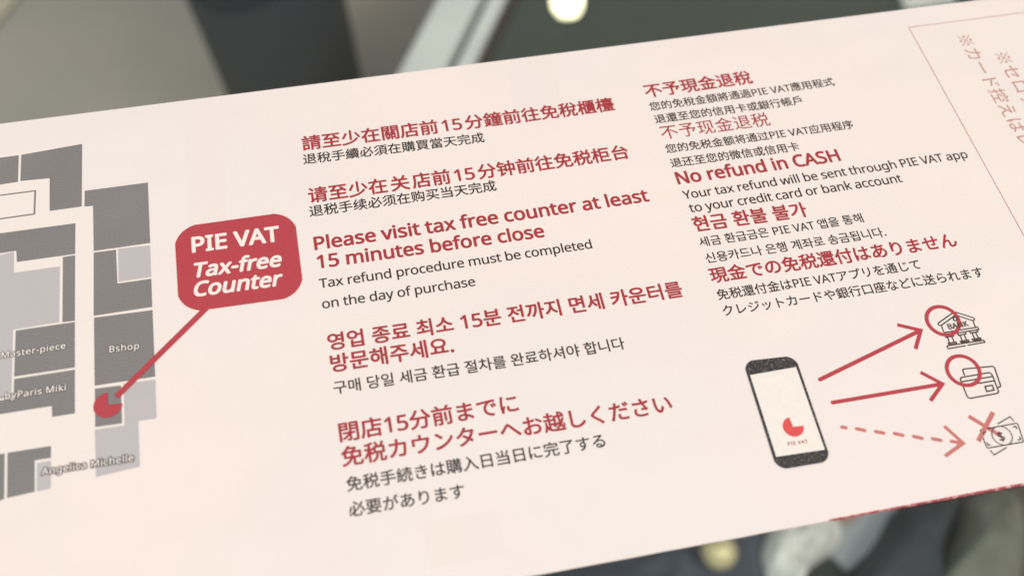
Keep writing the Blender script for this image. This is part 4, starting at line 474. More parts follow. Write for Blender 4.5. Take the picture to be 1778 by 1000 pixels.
(29694,1000,[[510,572,327,0,0,-101,-327,0],[510,411,327,0,0,-102,-327,0],[510,733,327,0,0,-101,-327,0],[31,149,19,-72,359,106,-10,67,-138,-39,0,225,123,0,0,69,-123,0,0,214,132,0,0,70,-344,0,0,-70,139,0,0,-214,-127,0,0,-69,127,0,0,-245],[440,796,0,-551,89,0,-14,-74,-26,-64,-43,-54,-65,-44,-91,-34,24,-29,19,-32,102,42,72,54,49,67,30,78,17,90,99,0,0,-224,2,-38,9,-27,16,-17,25,-9,37,-3,98,0,31,4,23,15,16,28,10,45,6,63,-34,12,-31,16,-4,-76,-8,-34,-17,-8,-79,0,-18,2,-8,8,-2,19,0,224,136,0,0,551]]),
(29992,1000,[[153,770,0,-363,-2,-88,-9,-93,-19,-93,-36,-88,-55,-81,31,-22,27,-27,64,94,40,106,22,112,251,0,0,-298,76,0,0,298,270,0,0,-205,-3,-14,-8,-8,-16,-3,-157,1,26,-72,115,1,71,11,27,16,15,27,4,41,0,748],[227,698,240,0,0,-161,-240,0],[813,698,0,-161,-270,0,0,161],[227,466,240,0,0,-168,-244,0,4,109],[813,466,0,-168,-270,0,0,168]]),
(30070,1000,[[314,491,378,0,0,-95,-378,0],[244,548,0,-210,522,0,0,210],[465,222,0,-80,-241,0,0,80],[538,222,252,0,0,-80,-252,0],[465,87,0,-82,-241,0,0,82],[538,87,252,0,0,-82,-252,0],[152,281,0,-363,72,0,0,29,566,0,0,-27,75,0,0,361],[765,831,-40,-68,-48,-65,28,-11,-169,0,0,153,-76,0,0,-153,-177,0,36,17,-37,60,-50,64,-67,-28,42,-56,35,-57,-159,0,0,-208,72,0,0,142,698,0,0,-142,74,0,0,208,-176,0,92,118]]),
(30340,1000,[[552,423,86,-122,67,-112,64,40,-70,109,-89,118],[240,842,-41,-163,-112,0,0,-733,69,0,0,79,279,0,0,654,-167,0,53,149],[156,612,210,0,0,-211,-210,0],[156,93,0,242,210,0,0,-242],[598,844,-39,-136,-52,-125,-64,-104,63,-43,49,81,45,96,256,0,-14,-323,-20,-187,-26,-79,-18,-14,-25,-3,-149,6,17,-35,8,-37,83,-4,66,2,32,6,25,13,24,23,32,92,21,206,16,365,1,38,-302,0,43,146]]),
(31237,1000,[[527,502,265,0,0,-163,-265,0],[748,833,-56,-24,48,-86,59,-83,65,-71,-406,0,55,71,49,79,42,84,-65,22,-47,-93,-60,-84,-67,-70,51,-54,40,43,0,-296,77,0,-12,-77,-21,-70,-33,-61,-51,-51,-72,-41,26,-27,20,-30,81,49,58,61,39,72,24,83,14,92,93,0,0,-244,2,-39,8,-28,16,-17,25,-10,36,-3,88,0,31,4,22,15,16,29,10,46,6,65,-34,11,-31,18,-4,-78,-8,-33,-17,-8,-67,0,-17,2,-7,8,-2,18,0,244,95,0,0,295,47,-39,47,58,-81,65,-75,87],[325,832,-77,-31,-95,-27,-98,-22,20,-59,118,23,0,-163,-150,0,0,-70,132,0,-41,-117,-51,-110,-55,-89,36,-73,46,78,44,97,39,106,0,-456,67,0,0,453,72,-132,42,62,-114,151,0,30,117,0,0,70,-117,0,0,180,107,38]]),
(31243,1000,[[532,733,302,0,0,-184,-302,0],[462,798,0,-314,445,0,0,314],[448,209,0,-65,196,0,0,-131,-263,0,0,-66,582,0,0,66,-245,0,0,131,201,0,0,65,-201,0,0,121,223,0,0,66,-516,0,0,-66,219,0,0,-121],[361,826,-90,-32,-112,-28,-116,-22,22,-57,147,25,0,-154,-163,0,0,-70,153,0,-48,-117,-61,-111,-65,-88,39,-69,51,73,50,90,44,99,0,-443,74,0,0,431,91,-124,45,59,-136,138,0,62,125,0,0,70,-125,0,0,171,127,39]]),
(31246,1000,[[520,573,314,0,0,-184,-314,0],[448,640,0,-319,108,0,-11,-89,-22,-80,-37,-71,-57,-59,-81,-47,26,-27,21,-31,90,55,63,69,42,83,25,93,14,104,83,0,0,-292,2,-38,8,-27,15,-18,25,-9,35,-3,86,0,31,4,23,16,15,29,10,47,5,67,-33,12,-30,17,-4,-82,-8,-36,-16,-8,-69,0,-16,2,-7,8,-2,19,0,292,126,0,0,319,-109,0,83,174,-76,26,-37,-101,-46,-99,-142,0,58,27,-37,82,-54,88,-62,-27,50,-87,35,-83],[364,832,-89,-31,-109,-27,-113,-22,22,-58,137,23,0,-164,-164,0,0,-70,152,0,-48,-117,-60,-110,-64,-88,40,-70,51,73,49,91,44,100,0,-442,74,0,0,466,93,-129,44,60,-137,141,0,25,133,0,0,70,-133,0,0,181,123,38]]),
(32154,1000,[[418,466,0,-180,64,0,0,119,395,0,0,-119,67,0,0,180],[729,335,0,-306,2,-37,8,-27,15,-17,23,-9,34,-3,81,0,29,4,22,15,14,29,10,46,5,65,-32,11,-30,17,-3,-79,-8,-35,-15,-8,-63,0,-15,2,-7,8,-2,18,0,306],[552,335,0,-62,-3,-55,-14,-62,-31,-65,-54,-65,-82,-59,54,-50,89,66,58,72,33,76,15,73,4,67,0,64],[190,187,16,-110,9,-104,57,13,-10,102,-17,111],[94,197,-22,-124,-34,-108,58,-22,33,113,25,130],[289,207,34,-99,25,-92,54,19,-27,91,-36,97],[448,597,0,-63,467,0,0,63,-195,0,0,88,229,0,0,64,-229,0,0,92,-71,0,0,-92,-237,0,0,-64,237,0,0,-88],[63,238,57,18,198,40,13,-55,57,18,-26,92,-38,102,-53,-15,30,-87,-149,-25,78,100,74,112,67,116,-61,32,-70,-131,-109,-10,74,127,65,140,-65,28,-43,-107,-46,-91,-31,-56,-26,-37,-25,-18,23,-65,36,9,107,16,-87,-121,-39,-46,-33,-22]]),
(32396,1000,[[375,587,0,-185,561,0,0,185],[474,234,359,0,0,-44,-359,0],[474,154,359,0,0,-45,-359,0],[474,313,359,0,0,-42,-359,0],[179,191,16,-121,8,-112,57,10,-10,112,-17,120],[84,197,-20,-133,-31,-117,59,-21,30,120,23,140],[269,209,30,-97,22,-91,53,17,-24,90,-32,96],[624,840,0,-54,-256,0,0,-54,256,0,0,-53,-214,0,0,-51,494,0,0,51,-206,0,0,53,246,0,0,54,-246,0,0,54],[438,536,113,0,0,-83,-113,0],[610,536,104,0,0,-83,-104,0],[773,536,97,0,0,-83,-97,0],[712,18,212,-95,32,54,-208,87,155,0,0,295,-497,0,0,-295,156,0,-103,-49,-112,-45,31,-53,118,47,122,54,-53,46,173,0],[66,240,55,15,188,31,11,-60,57,18,-22,100,-35,112,-54,-13,30,-99,-144,-18,75,101,71,112,64,116,-61,34,-69,-136,-99,-8,75,128,67,142,-65,26,-44,-108,-46,-92,-31,-55,-27,-38,-25,-18,22,-64,35,9,99,14,-80,-116,-38,-46,-32,-22]]),
(32493,1000,[[474,452,68,-45,55,-48,36,42,-55,46,-69,42],[401,361,72,-47,56,-50,37,43,-58,48,-71,45],[689,105,122,-94,97,-93,49,47,-99,90,-123,91],[43,58,17,-70,301,115,-12,62],[401,593,0,-65,450,0,-44,-118,60,-16,36,88,34,102,-48,12,-12,-3,-184,0,0,90,192,0,0,64,-192,0,0,93,-74,0,0,-93,-181,0,0,-64,181,0,0,-90],[648,489,0,-119,-2,-58,-10,-61,-256,0,0,-66,233,0,-27,-45,-37,-45,-48,-43,-62,-40,-78,-38,44,-56,92,47,72,51,55,54,39,57,27,58,249,0,0,66,-231,0,8,60,2,57,0,121],[61,423,38,11,116,17,-97,-137,-40,-47,-32,-21,22,-64,62,26,224,63,-4,63,-174,-43,103,145,93,158,-59,34,-59,-112,-119,-12,58,94,55,103,48,107,-65,30,-49,-120,-51,-103,-36,-63,-30,-42,-27,-20]]),
(33267,1000,[[146,423,128,15,509,25,62,-72,65,46,-71,76,-91,82,-95,75,-59,-39,125,-106,-465,-18,95,96,93,111,475,0,0,71,-840,0,0,-71,266,0,-90,-106,-62,-64,-37,-32,-32,-15],[460,415,0,-130,-318,0,0,-70,318,0,0,-185,-406,0,0,-71,894,0,0,71,-411,0,0,185,327,0,0,70,-327,0,0,130]]),
(34892,1000,[[435,780,0,-72,492,0,0,72],[267,841,-64,-77,-82,-76,-86,-66,44,-60,93,74,90,86,77,89],[391,504,0,-72,337,0,0,-415,-3,-13,-8,-6,-15,-3,-157,2,25,-74,119,1,70,10,26,17,15,26,4,39,0,416,151,0,0,72],[307,626,-81,-113,-97,-105,-104,-86,53,-63,114,105,0,-447,74,0,0,529,60,76,52,78]]),
(35201,1000,[[672,232,-37,-54,-47,-46,-56,-39,-222,48,68,91],[119,645,0,-259,267,0,-50,-88,-282,0,0,-66,237,0,-105,-131,247,-52,-107,-29,-124,-20,-143,-13,18,-31,13,-34,176,21,150,32,125,47,176,-51,143,-51,64,58,-137,46,-164,47,53,46,44,53,35,62,192,0,0,66,-525,0,44,77,-46,11,468,0,0,259,-241,0,0,85,283,0,0,67,-861,0,0,-67,273,0,0,-85],[413,730,163,0,0,-85,-163,0],[190,583,152,0,0,-136,-152,0],[413,583,163,0,0,-136,-163,0],[647,583,167,0,0,-136,-167,0]]),
(35531,1000,[[81,538,0,-60,285,0,0,60],[81,406,0,-59,285,0,0,59],[41,670,0,-62,358,0,0,62],[151,814,41,-69,32,-65,59,35,-33,63,-43,66],[646,840,0,-67,-212,0,0,-58,212,0,0,-60,-186,0,0,-55,186,0,0,-66,-238,0,0,-58,551,0,0,58,-241,0,0,66,204,0,0,55,-204,0,0,60,218,0,0,58,-218,0,0,67],[827,360,0,-71,-273,0,0,71],[484,417,0,-495,70,0,0,187,273,0,0,-109,-3,-11,-13,-4,-100,0,14,-31,8,-31,80,1,51,9,20,14,10,22,3,31,0,417],[554,235,273,0,0,-73,-273,0],[81,273,0,-340,63,0,0,48,228,0,0,292],[144,210,163,0,0,-166,-163,0]]),
(35831,1000,[[107,772,82,-79,67,-76,51,53,-68,72,-84,76],[42,526,0,-72,150,0,0,-366,-8,-39,-20,-29,-20,-18,40,-64,46,45,163,127,-25,64,-104,-78,0,430],[494,212,314,0,0,-82,-314,0],[494,265,0,77,314,0,0,-77],[614,840,0,-78,-232,0,0,-58,232,0,0,-64,-207,0,0,-55,207,0,0,-69,-262,0,0,-58,608,0,0,58,-272,0,0,69,211,0,0,55,-211,0,0,64,241,0,0,58,-241,0,0,78],[424,400,0,-479,70,0,0,154,314,0,0,-70,-4,-13,-14,-4,-113,1,22,-65,88,2,56,10,22,14,12,22,3,32,0,396]]),
(36023,1000,[[646,734,173,0,0,-104,-173,0],[414,734,168,0,0,-104,-168,0],[186,734,163,0,0,-104,-163,0],[116,793,0,-222,775,0,0,222],[250,336,507,0,0,-75,-507,0],[250,211,507,0,0,-77,-507,0],[250,460,507,0,0,-74,-507,0],[175,513,0,-431,659,0,0,431],[584,30,164,-57,129,-55,78,41,-142,56,-171,56],[348,73,-87,-39,-104,-34,-107,-26,55,-57,108,34,109,42,95,48]]),
(36092,1000,[[132,151,-25,-71,-34,-66,-42,-55,58,-40,43,62,39,74,29,81],[258,127,46,-82,35,-77,59,29,-35,75,-48,80],[149,553,150,0,0,-129,-150,0],[149,365,150,0,0,-131,-150,0],[149,740,150,0,0,-128,-150,0],[83,802,0,-630,283,0,0,630],[445,399,0,-256,-64,0,0,-57,64,0,0,-167,68,0,0,167,319,0,0,-88,-4,-13,-15,-4,-114,1,22,-61,89,1,56,9,20,14,11,22,3,31,0,88,61,0,0,57,-61,0,0,256,-198,0,0,58,255,0,0,57,-144,0,0,67,106,0,0,55,-106,0,0,60,122,0,0,57,-122,0,0,86,-68,0,0,-86,-149,0,0,86,-67,0,0,-86,-121,0,0,-57,121,0,0,-60,-95,0,0,-55,95,0,0,-67,-144,0,0,-57,251,0,0,-58],[596,696,149,0,0,-60,-149,0],[596,514,0,67,149,0,0,-67],[636,143,-123,0,0,75,123,0],[702,143,0,75,130,0,0,-75],[636,342,0,-72,-123,0,0,72],[702,342,130,0,0,-72,-130,0]]),
(36141,1000,[[215,633,0,-262,-2,-80,-12,-86,-29,-86,-51,-81,-83,-69,42,-46,88,78,57,90,33,95,15,95,4,90,0,262],[260,116,77,-92,60,-86,53,42,-62,82,-77,89],[80,781,0,-606,60,0,0,537,209,0,0,-534,62,0,0,603],[571,840,-39,-125,-53,-116,-63,-96,60,-45,48,71,43,84,293,0,-13,-334,-18,-191,-24,-79,-16,-13,-21,-3,-122,4,16,-37,7,-37,128,0,28,6,24,13,21,22,30,91,18,211,14,377,0,39,-336,0,47,143],[670,383,49,-129,-164,-30,56,139,45,152,-69,20,-27,-115,-32,-98,-23,-60,-21,-42,-21,-20,22,-65,57,19,194,44,16,-64,58,23,-35,115,-51,128]]),
(36234,1000,[[789,803,97,-124,54,33,-99,118],[101,388,0,-83,-5,-88,-12,-88,-23,-85,-35,-77,27,-19,24,-25,32,64,23,69,16,72,52,-75,67,-53,82,-32,100,-17,121,-5,369,0,13,39,18,35,-400,-2,-98,3,-83,12,-70,22,0,195,141,0,0,67,-141,0,0,138,156,0,0,67,-171,0,0,128,151,0,0,66,-151,0,0,124,-69,0,0,-124,-154,0,0,-66,154,0,0,-128,-191,0,0,-67,207,0,0,-355,-35,40,-30,51,-24,63,2,130],[488,141,47,36,165,98,-18,58,-113,-62,0,331,130,0,17,-188,28,-156,-54,-64,-61,-55,-66,-43,46,-54,57,40,52,46,49,54,30,-61,35,-38,42,-14,31,5,23,18,16,34,11,50,8,71,-27,14,-26,21,-5,-83,-9,-48,-14,-15,-24,13,-23,38,-21,60,50,84,41,93,34,99,-59,15,-37,-105,-48,-98,-17,123,-13,144,195,0,0,64,-198,0,-3,174,-69,0,5,-174,-194,0,0,-388,-8,-34,-18,-23,-19,-13]]),
(36807,1000,[[79,774,84,-88,64,-84,63,44,-67,82,-86,85],[381,477,79,-105,61,-97,63,38,-63,95,-80,102],[262,465,-212,0,0,-70,138,0,0,-262,-47,-25,-51,-41,-53,-53,52,-71,50,64,45,46,38,18,26,-10,32,-23,39,-27,76,-34,90,-16,112,-4,344,9,8,42,15,39,-175,-13,-190,-6,-103,4,-87,14,-73,30,-74,52],[720,837,0,-177,-388,0,0,-71,388,0,0,-397,-3,-14,-8,-7,-16,-3,-163,2,27,-77,117,3,73,11,29,16,15,27,5,42,0,397,139,0,0,71,-139,0,0,177]]),
(36824,1000,[[677,487,118,-120,97,-111,56,53,-100,107,-117,115],[82,784,86,-88,68,-84,61,48,-70,81,-87,84],[325,772,0,-75,303,0,-53,-93,-62,-86,-71,-78,-78,-69,-83,-58,57,-59,84,63,80,75,74,84,0,-410,77,0,0,520,61,111,214,0,0,75],[248,501,-206,0,0,-74,131,0,0,-311,-46,-27,-50,-43,-53,-55,56,-73,48,66,43,49,37,19,26,-11,33,-24,39,-29,78,-35,93,-17,116,-5,357,11,9,43,15,41,-180,-14,-198,-6,-107,4,-90,14,-74,32,-77,54]]),
(36864,1000,[[80,760,84,-84,63,-81,61,45,-67,80,-83,80],[780,580,0,-97,-313,0,0,97],[780,639,-313,0,0,94,313,0],[384,83,59,24,201,59,-3,63,-174,-45,0,236,386,0,0,375,-462,0,0,-579,-7,-35,-16,-23,-18,-13,20,-30],[560,350,111,-86,105,-94,80,-84,56,44,-64,65,-81,72,84,52,82,59,-60,44,-71,-58,-83,-58,-108,82],[259,484,-207,0,0,-70,136,0,0,-309,-47,-24,-49,-37,-51,-46,46,-62,53,57,48,41,41,16,41,-17,56,-36,75,-31,91,-15,108,-4,343,10,21,75,-174,-13,-188,-5,-102,3,-86,12,-72,27,-83,51]]),
(36865,1000,[[410,812,48,-81,37,-75,67,30,-89,151],[78,793,82,-94,65,-89,63,42,-67,86,-83,91],[788,840,-44,-94,-53,-93,-339,0,0,-69,235,0,0,-116,-1,-29,-267,0,0,-70,259,0,-17,-53,-31,-53,-47,-52,-67,-49,-91,-45,51,-57,80,42,64,45,49,48,37,50,26,50,125,-122,98,-106,54,52,-116,117,-139,130,0,3,292,0,0,70,-284,0,1,28,0,117,253,0,0,69,-148,0,96,162],[248,501,-199,0,0,-70,127,0,0,-314,-47,-26,-51,-43,-53,-57,55,-72,46,66,43,48,35,19,41,-22,57,-42,78,-35,93,-17,117,-4,359,10,8,43,15,41,-181,-14,-198,-6,-108,3,-91,15,-74,31,-72,51]]),
(36890,1000,[[65,757,94,-88,76,-84,55,50,-78,81,-95,84],[256,465,-213,0,0,-71,141,0,0,-284,-46,-26,-49,-41,-50,-51,47,-62,50,63,45,45,39,18,42,-20,56,-39,75,-33,91,-16,111,-5,353,10,8,37,13,36,-181,-13,-192,-5,-103,3,-87,13,-73,32,-77,52],[364,803,0,-59,423,0,-68,-46,-74,-40,-146,59,-48,-43,196,-85,-284,0,0,-518,71,0,0,166,169,0,0,-162,68,0,0,162,174,0,0,-91,-4,-13,-13,-4,-102,1,21,-61,83,1,53,10,20,14,11,21,3,31,0,443,-131,0,-74,39,110,67,95,76,-47,36,-15,-4],[845,531,0,-88,-174,0,0,88],[434,387,169,0,0,-91,-169,0],[434,443,0,88,169,0,0,-88],[845,387,0,-91,-174,0,0,91]]),
(36942,1000,[[83,792,85,-89,69,-83,59,45,-71,81,-86,85],[420,805,0,-309,-78,0,0,-435,67,0,0,375,432,0,0,-300,-3,-11,-12,-3,-90,1,20,-62,75,2,48,9,19,14,10,20,2,30,0,360,-77,0,0,309],[487,496,0,115,120,0,0,-115],[764,496,-101,0,0,169,-176,0,0,82,277,0],[493,371,0,-252,59,0,0,40,202,0,0,212],[552,318,143,0,0,-107,-143,0],[248,501,-203,0,0,-70,131,0,0,-313,-46,-25,-51,-45,-54,-59,51,-69,46,66,43,48,35,19,41,-22,55,-42,77,-36,93,-17,118,-4,369,12,8,42,14,39,-185,-15,-203,-6,-108,3,-91,15,-74,32,-66,48]]),
(36996,1000,[[280,572,0,-56,667,0,0,56],[435,421,354,0,0,-83,-354,0],[722,762,105,0,0,-94,-105,0],[558,762,103,0,0,-94,-103,0],[399,762,99,0,0,-94,-99,0],[333,810,0,-191,561,0,0,191],[77,799,80,-94,64,-87,64,41,-67,84,-81,90],[453,21,1,1,51,20,177,46,-1,53,-145,-30,0,114,92,64,221,0,-109,-72,-84,52,-36,-42,142,-91,119,-86,38,49,-132,89,61,33,58,39,-46,29,4,0,0,180,-499,0,0,-180,175,0,-80,-43,-89,-35,-89,-27,41,-51,73,25,74,32,0,-62,-7,-29,-15,-16,-17,-7,22,-51],[248,501,-203,0,0,-70,131,0,0,-319,-46,-25,-50,-41,-50,-54,52,-71,45,63,42,47,35,18,37,-21,49,-39,73,-35,90,-17,115,-4,383,11,8,41,15,40,-194,-15,-209,-6,-106,4,-89,15,-71,32,-57,44]]),
(37329,1000,[[198,218,55,-95,38,-89,65,28,-39,88,-57,92],[733,243,-49,-95,-56,-91,57,-24,59,85,60,97],[499,849,-67,-85,-85,-77,-98,-66,-107,-56,-112,-43,29,-33,23,-36,81,33,78,40,0,-56,217,0,0,-136,-345,0,0,-69,345,0,0,-247,-390,0,0,-69,866,0,0,69,-397,0,0,247,351,0,0,69,-351,0,0,136,221,0,0,63,81,-43,80,-33,53,65,-93,35,-95,46,-91,55,-81,60,-68,64,25,36],[746,540,-480,0,85,56,79,63,71,70,73,-68,83,-64]]),
(37504,1000,[[85,279,26,-97,15,-91,56,15,-17,90,-27,97],[354,307,-22,-94,-27,-90,46,-15,31,85,31,96],[838,546,0,-124,-281,0,0,124],[838,609,-281,0,0,120,281,0],[471,-82,58,26,202,65,-7,66,-167,-47,0,328,83,0,34,-110,44,-99,54,-87,66,-73,76,-56,24,35,28,30,-65,41,-58,55,-50,67,81,52,78,60,-50,53,-65,-56,-75,-54,-31,69,-25,73,205,0,0,439,-427,0,0,-751,-7,-31,-16,-20,-18,-10],[250,838,-60,-89,-76,-81,-82,-66,36,-69,45,36,0,-49,100,0,0,-109,-153,0,0,-67,153,0,0,-287,-165,-33,20,-72,363,86,-6,65,-145,-32,0,273,140,0,0,67,-140,0,0,109,104,0,0,65,-253,0,65,67,60,74,83,-72,68,-68,46,53,-72,69,-89,72,21,36]]),
(37912,1000,[[73,279,23,-97,12,-90,50,16,-14,89,-24,96],[321,304,-18,-94,-25,-90,44,-16,53,182],[457,469,0,-285,190,0,0,-56,-202,0,0,-56,202,0,0,-70,-248,0,0,-58,565,0,0,58,-246,0,0,70,210,0,0,56,-210,0,0,56,198,0,0,285],[615,826,22,-40,17,-41,-227,0,0,-59,362,0,-46,-108,-148,0,21,5,-16,50,-25,53,-62,-14,34,-94,-147,0,0,-61,568,0,0,61,-156,0,50,94,-68,14,150,0,0,59,-212,0,-19,49,-30,50],[522,303,128,0,0,-68,-128,0],[714,303,134,0,0,-68,-134,0],[522,419,128,0,0,-68,-128,0],[714,419,134,0,0,-68,-134,0],[222,846,-52,-95,-66,-86,-72,-69,29,-75,46,45,0,-45,90,0,0,-110,-141,0,0,-65,141,0,0,-291,-152,-33,15,-68,325,82,-4,60,-126,-28,0,278,127,0,0,65,-127,0,0,110,100,0,0,64,-231,0,53,65,48,72,83,-69,69,-67,32,61,-69,64,-84,66,21,43]]),
(38047,1000,[[653,556,0,-238,-137,0,0,238],[727,556,138,0,0,-238,-138,0],[653,838,0,-209,-205,0,0,-445,68,0,0,61,137,0,0,-326,74,0,0,326,138,0,0,-55,72,0,0,439,-210,0,0,209],[180,837,-37,-91,-50,-83,-57,-68,39,-70,51,60,47,71,242,0,0,69,-205,0,38,93],[60,344,0,-69,145,0,0,-202,-10,-41,-21,-30,-22,-19,40,-56,52,35,183,97,-14,65,-136,-68,0,219,141,0,0,69,-141,0,0,135,117,0,0,68,-282,0,0,-68,93,0,0,-135]]),
(38281,1000,[[532,429,0,-90,-284,0,0,-63,254,0,-81,-85,-98,-75,-102,-53,47,-55,93,55,91,72,80,84,0,-195,-3,-12,-13,-3,-94,1,23,-63,75,2,48,10,19,14,10,20,3,30,0,253,156,0,0,63,-156,0,0,90],[383,600,0,-89,-218,0,0,89],[383,655,-218,0,0,84,218,0],[840,600,0,-90,-225,0,0,90],[840,655,-225,0,0,84,225,0],[878,797,-334,0,0,-345,296,0,0,-431,-2,-14,-8,-9,-15,-2,-151,1,16,-38,11,-39,110,2,70,12,26,17,15,28,4,42,0,776],[90,797,0,-878,75,0,0,535,288,0,0,343]]),
(38364,1000,[[239,210,44,10,152,16,13,-32,-38,0,0,-88,-1,-20,-94,0,0,94,-52,0,0,-142,134,0,-21,-29,-36,-26,-55,-22,21,-21,15,-24,63,29,42,35,25,38,11,42,3,44,0,90,-11,0,37,16,-55,109,-40,-13,21,-40,-100,-8,76,64,74,74,-43,29,-44,-51,-75,-3,41,42,38,49,-35,18,105,0,0,307,-367,0,0,-878,72,0,0,571,172,0,-40,-58,-31,-34,-33,-18,17,-51,94,12,-61,-52,-29,-20,-25,-9,16,-49],[683,189,0,-93,-97,0,0,108,-56,0,0,-269,56,0,0,113,97,0,0,-31,52,0,0,172],[383,617,0,-72,-224,0,0,72],[383,668,-224,0,0,74,224,0],[846,617,0,-72,-231,0,0,72],[846,668,-231,0,0,74,231,0],[513,210,44,10,152,16,16,-35,41,19,-58,109,-39,-14,21,-40,-99,-8,77,65,74,75,-43,29,-44,-52,-75,-3,40,41,38,49,-37,19,225,0,0,-475,-4,-15,-13,-4,-100,1,15,-37,9,-37,79,2,52,11,21,17,11,25,3,37,0,782,-376,0,0,-307,63,0,-41,-58,-32,-35,-16,-12,-17,-5,18,-52,94,12,-61,-52,-28,-20,-25,-8]]),
(38920,1000,[[291,823,-72,-72,-90,-67,-90,-54,31,-25,25,-28,94,61,93,74,80,81],[309,542,-72,-77,-90,-71,-95,-57,55,-57,97,65,95,79,79,89],[331,262,-78,-102,-103,-89,-115,-68,55,-61,120,79,107,99,84,115],[509,424,336,0,0,-98,-336,0],[509,271,336,0,0,-99,-336,0],[509,576,336,0,0,-97,-336,0],[550,92,-64,-44,-85,-42,-88,-34,47,-53,91,36,89,46,75,50],[719,48,110,-65,89,-65,60,45,-94,64,-108,62],[438,634,0,-520,481,0,0,520,-238,0,30,92,243,0,0,65,-563,0,0,-65,235,0,-21,-92]]),
(38989,1000,[[615,415,235,0,0,-93,-235,0],[615,265,235,0,0,-96,-235,0],[615,567,235,0,0,-92,-235,0],[654,92,-89,-65,-102,-56,34,-56,107,59,101,71],[756,48,89,-65,74,-66,44,53,-77,64,-90,62],[215,817,30,-73,-183,0,0,-169,57,0,0,107,306,0,0,-107,60,0,0,169,-168,0,-43,96],[152,413,75,-46,-61,-44,-65,-37,-68,-29,22,-29,17,-33,51,23,0,-294,65,0,0,32,180,0,0,-31,68,0,0,302,6,-4,45,55,-155,100,41,53,36,59,29,64,-38,28,-12,-3,-146,0,24,58,-61,11,-32,-71,-50,-69,-68,-62,40,-50,63,59,50,65,146,0,-35,-57,-43,-51,-81,47],[188,17,0,151,180,0,0,-151],[144,229,72,46,69,55,149,-101],[547,629,0,-521,375,0,0,521,-181,0,27,98,186,0,0,65,-438,0,0,-65,181,0,-19,-98]]),
(39035,1000,[[622,488,0,-200,-4,-65,-19,-68,-44,-66,-81,-62,-128,-53,48,-56,132,63,87,72,53,78,25,79,6,77,0,201],[688,90,129,-85,105,-85,41,62,-107,80,-129,81],[271,822,-60,-73,-75,-68,-78,-54,54,-51,83,61,79,75,68,82],[299,557,-69,-78,-86,-73,-90,-58,53,-52,93,65,91,80,77,87],[318,273,-73,-102,-97,-89,-109,-69,53,-58,115,78,101,100,79,114],[427,628,0,-478,74,0,0,407,311,0,0,-405,78,0,0,476,-234,0,35,97,243,0,0,71,-554,0,0,-71,226,0,-25,-97]]),
(39069,1000,[[693,493,-5,-166,-17,-130,-37,-100,-68,-74,-108,-54,21,-25,17,-28,117,61,76,84,43,110,20,143,7,179],[738,84,105,-82,87,-79,42,53,-88,75,-106,79],[531,610,0,-472,64,0,0,411,255,0,0,-409,66,0,0,470,-188,0,40,104,185,0,0,66,-438,0,0,-66,185,0,-37,-104],[214,821,40,-77,-193,0,0,-151,66,0,0,89,302,0,0,-89,68,0,0,151,-164,0,-51,93],[126,233,0,-306,68,0,0,33,175,0,0,-31,70,0,0,304],[194,21,0,151,175,0,0,-151],[149,416,75,-40,-89,-53,-96,-39,17,-32,14,-35,75,33,74,41,69,50,162,-100,51,52,-162,94,46,51,41,56,33,61,-41,27,-15,-3,-153,0,31,58,-68,12,-39,-70,-57,-71,-77,-64,44,-47,70,58,56,65,154,0,-39,-53,-47,-48,-81,42]]),
(44032,920,[[662,827,0,-904,83,0,0,468,144,0,0,69,-144,0,0,367],[97,730,0,-69,332,0,-24,-123,-50,-113,-74,-101,-101,-90,-125,-76,46,-64,155,98,116,115,80,130,45,142,15,151]]),
(44228,920,[[739,827,0,-905,79,0,0,905],[89,712,0,-68,265,0,-19,-110,-39,-103,-60,-94,-82,-85,-105,-75,49,-60,93,65,78,73,61,79,46,84,33,90,148,0,0,-159,-163,0,0,-68,163,0,0,-313,79,0,0,835,-79,0,0,-227,-133,0,9,67,3,69]]),
(44396,920,[[50,380,0,-69,365,0,0,-390,83,0,0,390,369,0,0,69,-132,0,18,119,6,101,1,89,0,79,-608,0,0,-67,526,0,0,-12,-1,-89,-7,-101,-20,-119]]),
(44552,920,[[151,255,0,-321,616,0,0,321],[685,189,0,-187,-453,0,0,187],[50,446,0,-68,820,0,0,68,-131,0,18,103,6,88,1,75,0,67,-610,0,0,-68,528,0,-1,-75,-7,-87,-18,-103]]),
(44553,920,[[156,309,0,-375,607,0,0,375,-82,0,0,-119,-443,0,0,119],[238,125,443,0,0,-123,-443,0],[50,458,0,-68,820,0,0,68,-131,0,18,102,6,86,1,73,0,67,-610,0,0,-68,528,0,-1,-73,-6,-86,-17,-101]]),
(44620,920,[[677,827,0,-905,83,0,0,463,135,0,0,69,-135,0,0,373],[75,729,0,-69,168,0,-11,-107,-24,-102,-38,-98,-53,-93,-71,-87,66,-47,84,109,60,116,38,122,21,126,6,130],[350,729,0,-69,140,0,-9,-115,-20,-114,-34,-112,-52,-107,-72,-100,67,-46,85,124,57,132,34,136,17,137,5,134]]),
(45208,920,[[662,827,0,-904,83,0,0,474,144,0,0,69,-144,0,0,361],[86,221,0,-69,72,0,138,3,143,13,149,24,-10,70,-142,-24,-136,-13,-132,-4,0,517,-82,0]]),
(45768,920,[[708,827,0,-905,82,0,0,905],[107,227,0,-72,74,0,144,4,146,14,154,26,-11,70,-146,-24,-141,-14,-138,-4,0,511,-82,0]]),
(45796,920,[[662,827,0,-906,83,0,0,480,148,0,0,69,-148,0,0,357],[89,739,0,-592,71,0,155,2,138,9,135,19,-10,71,-129,-19,-131,-9,-147,-3,0,454,337,0,0,68]]),
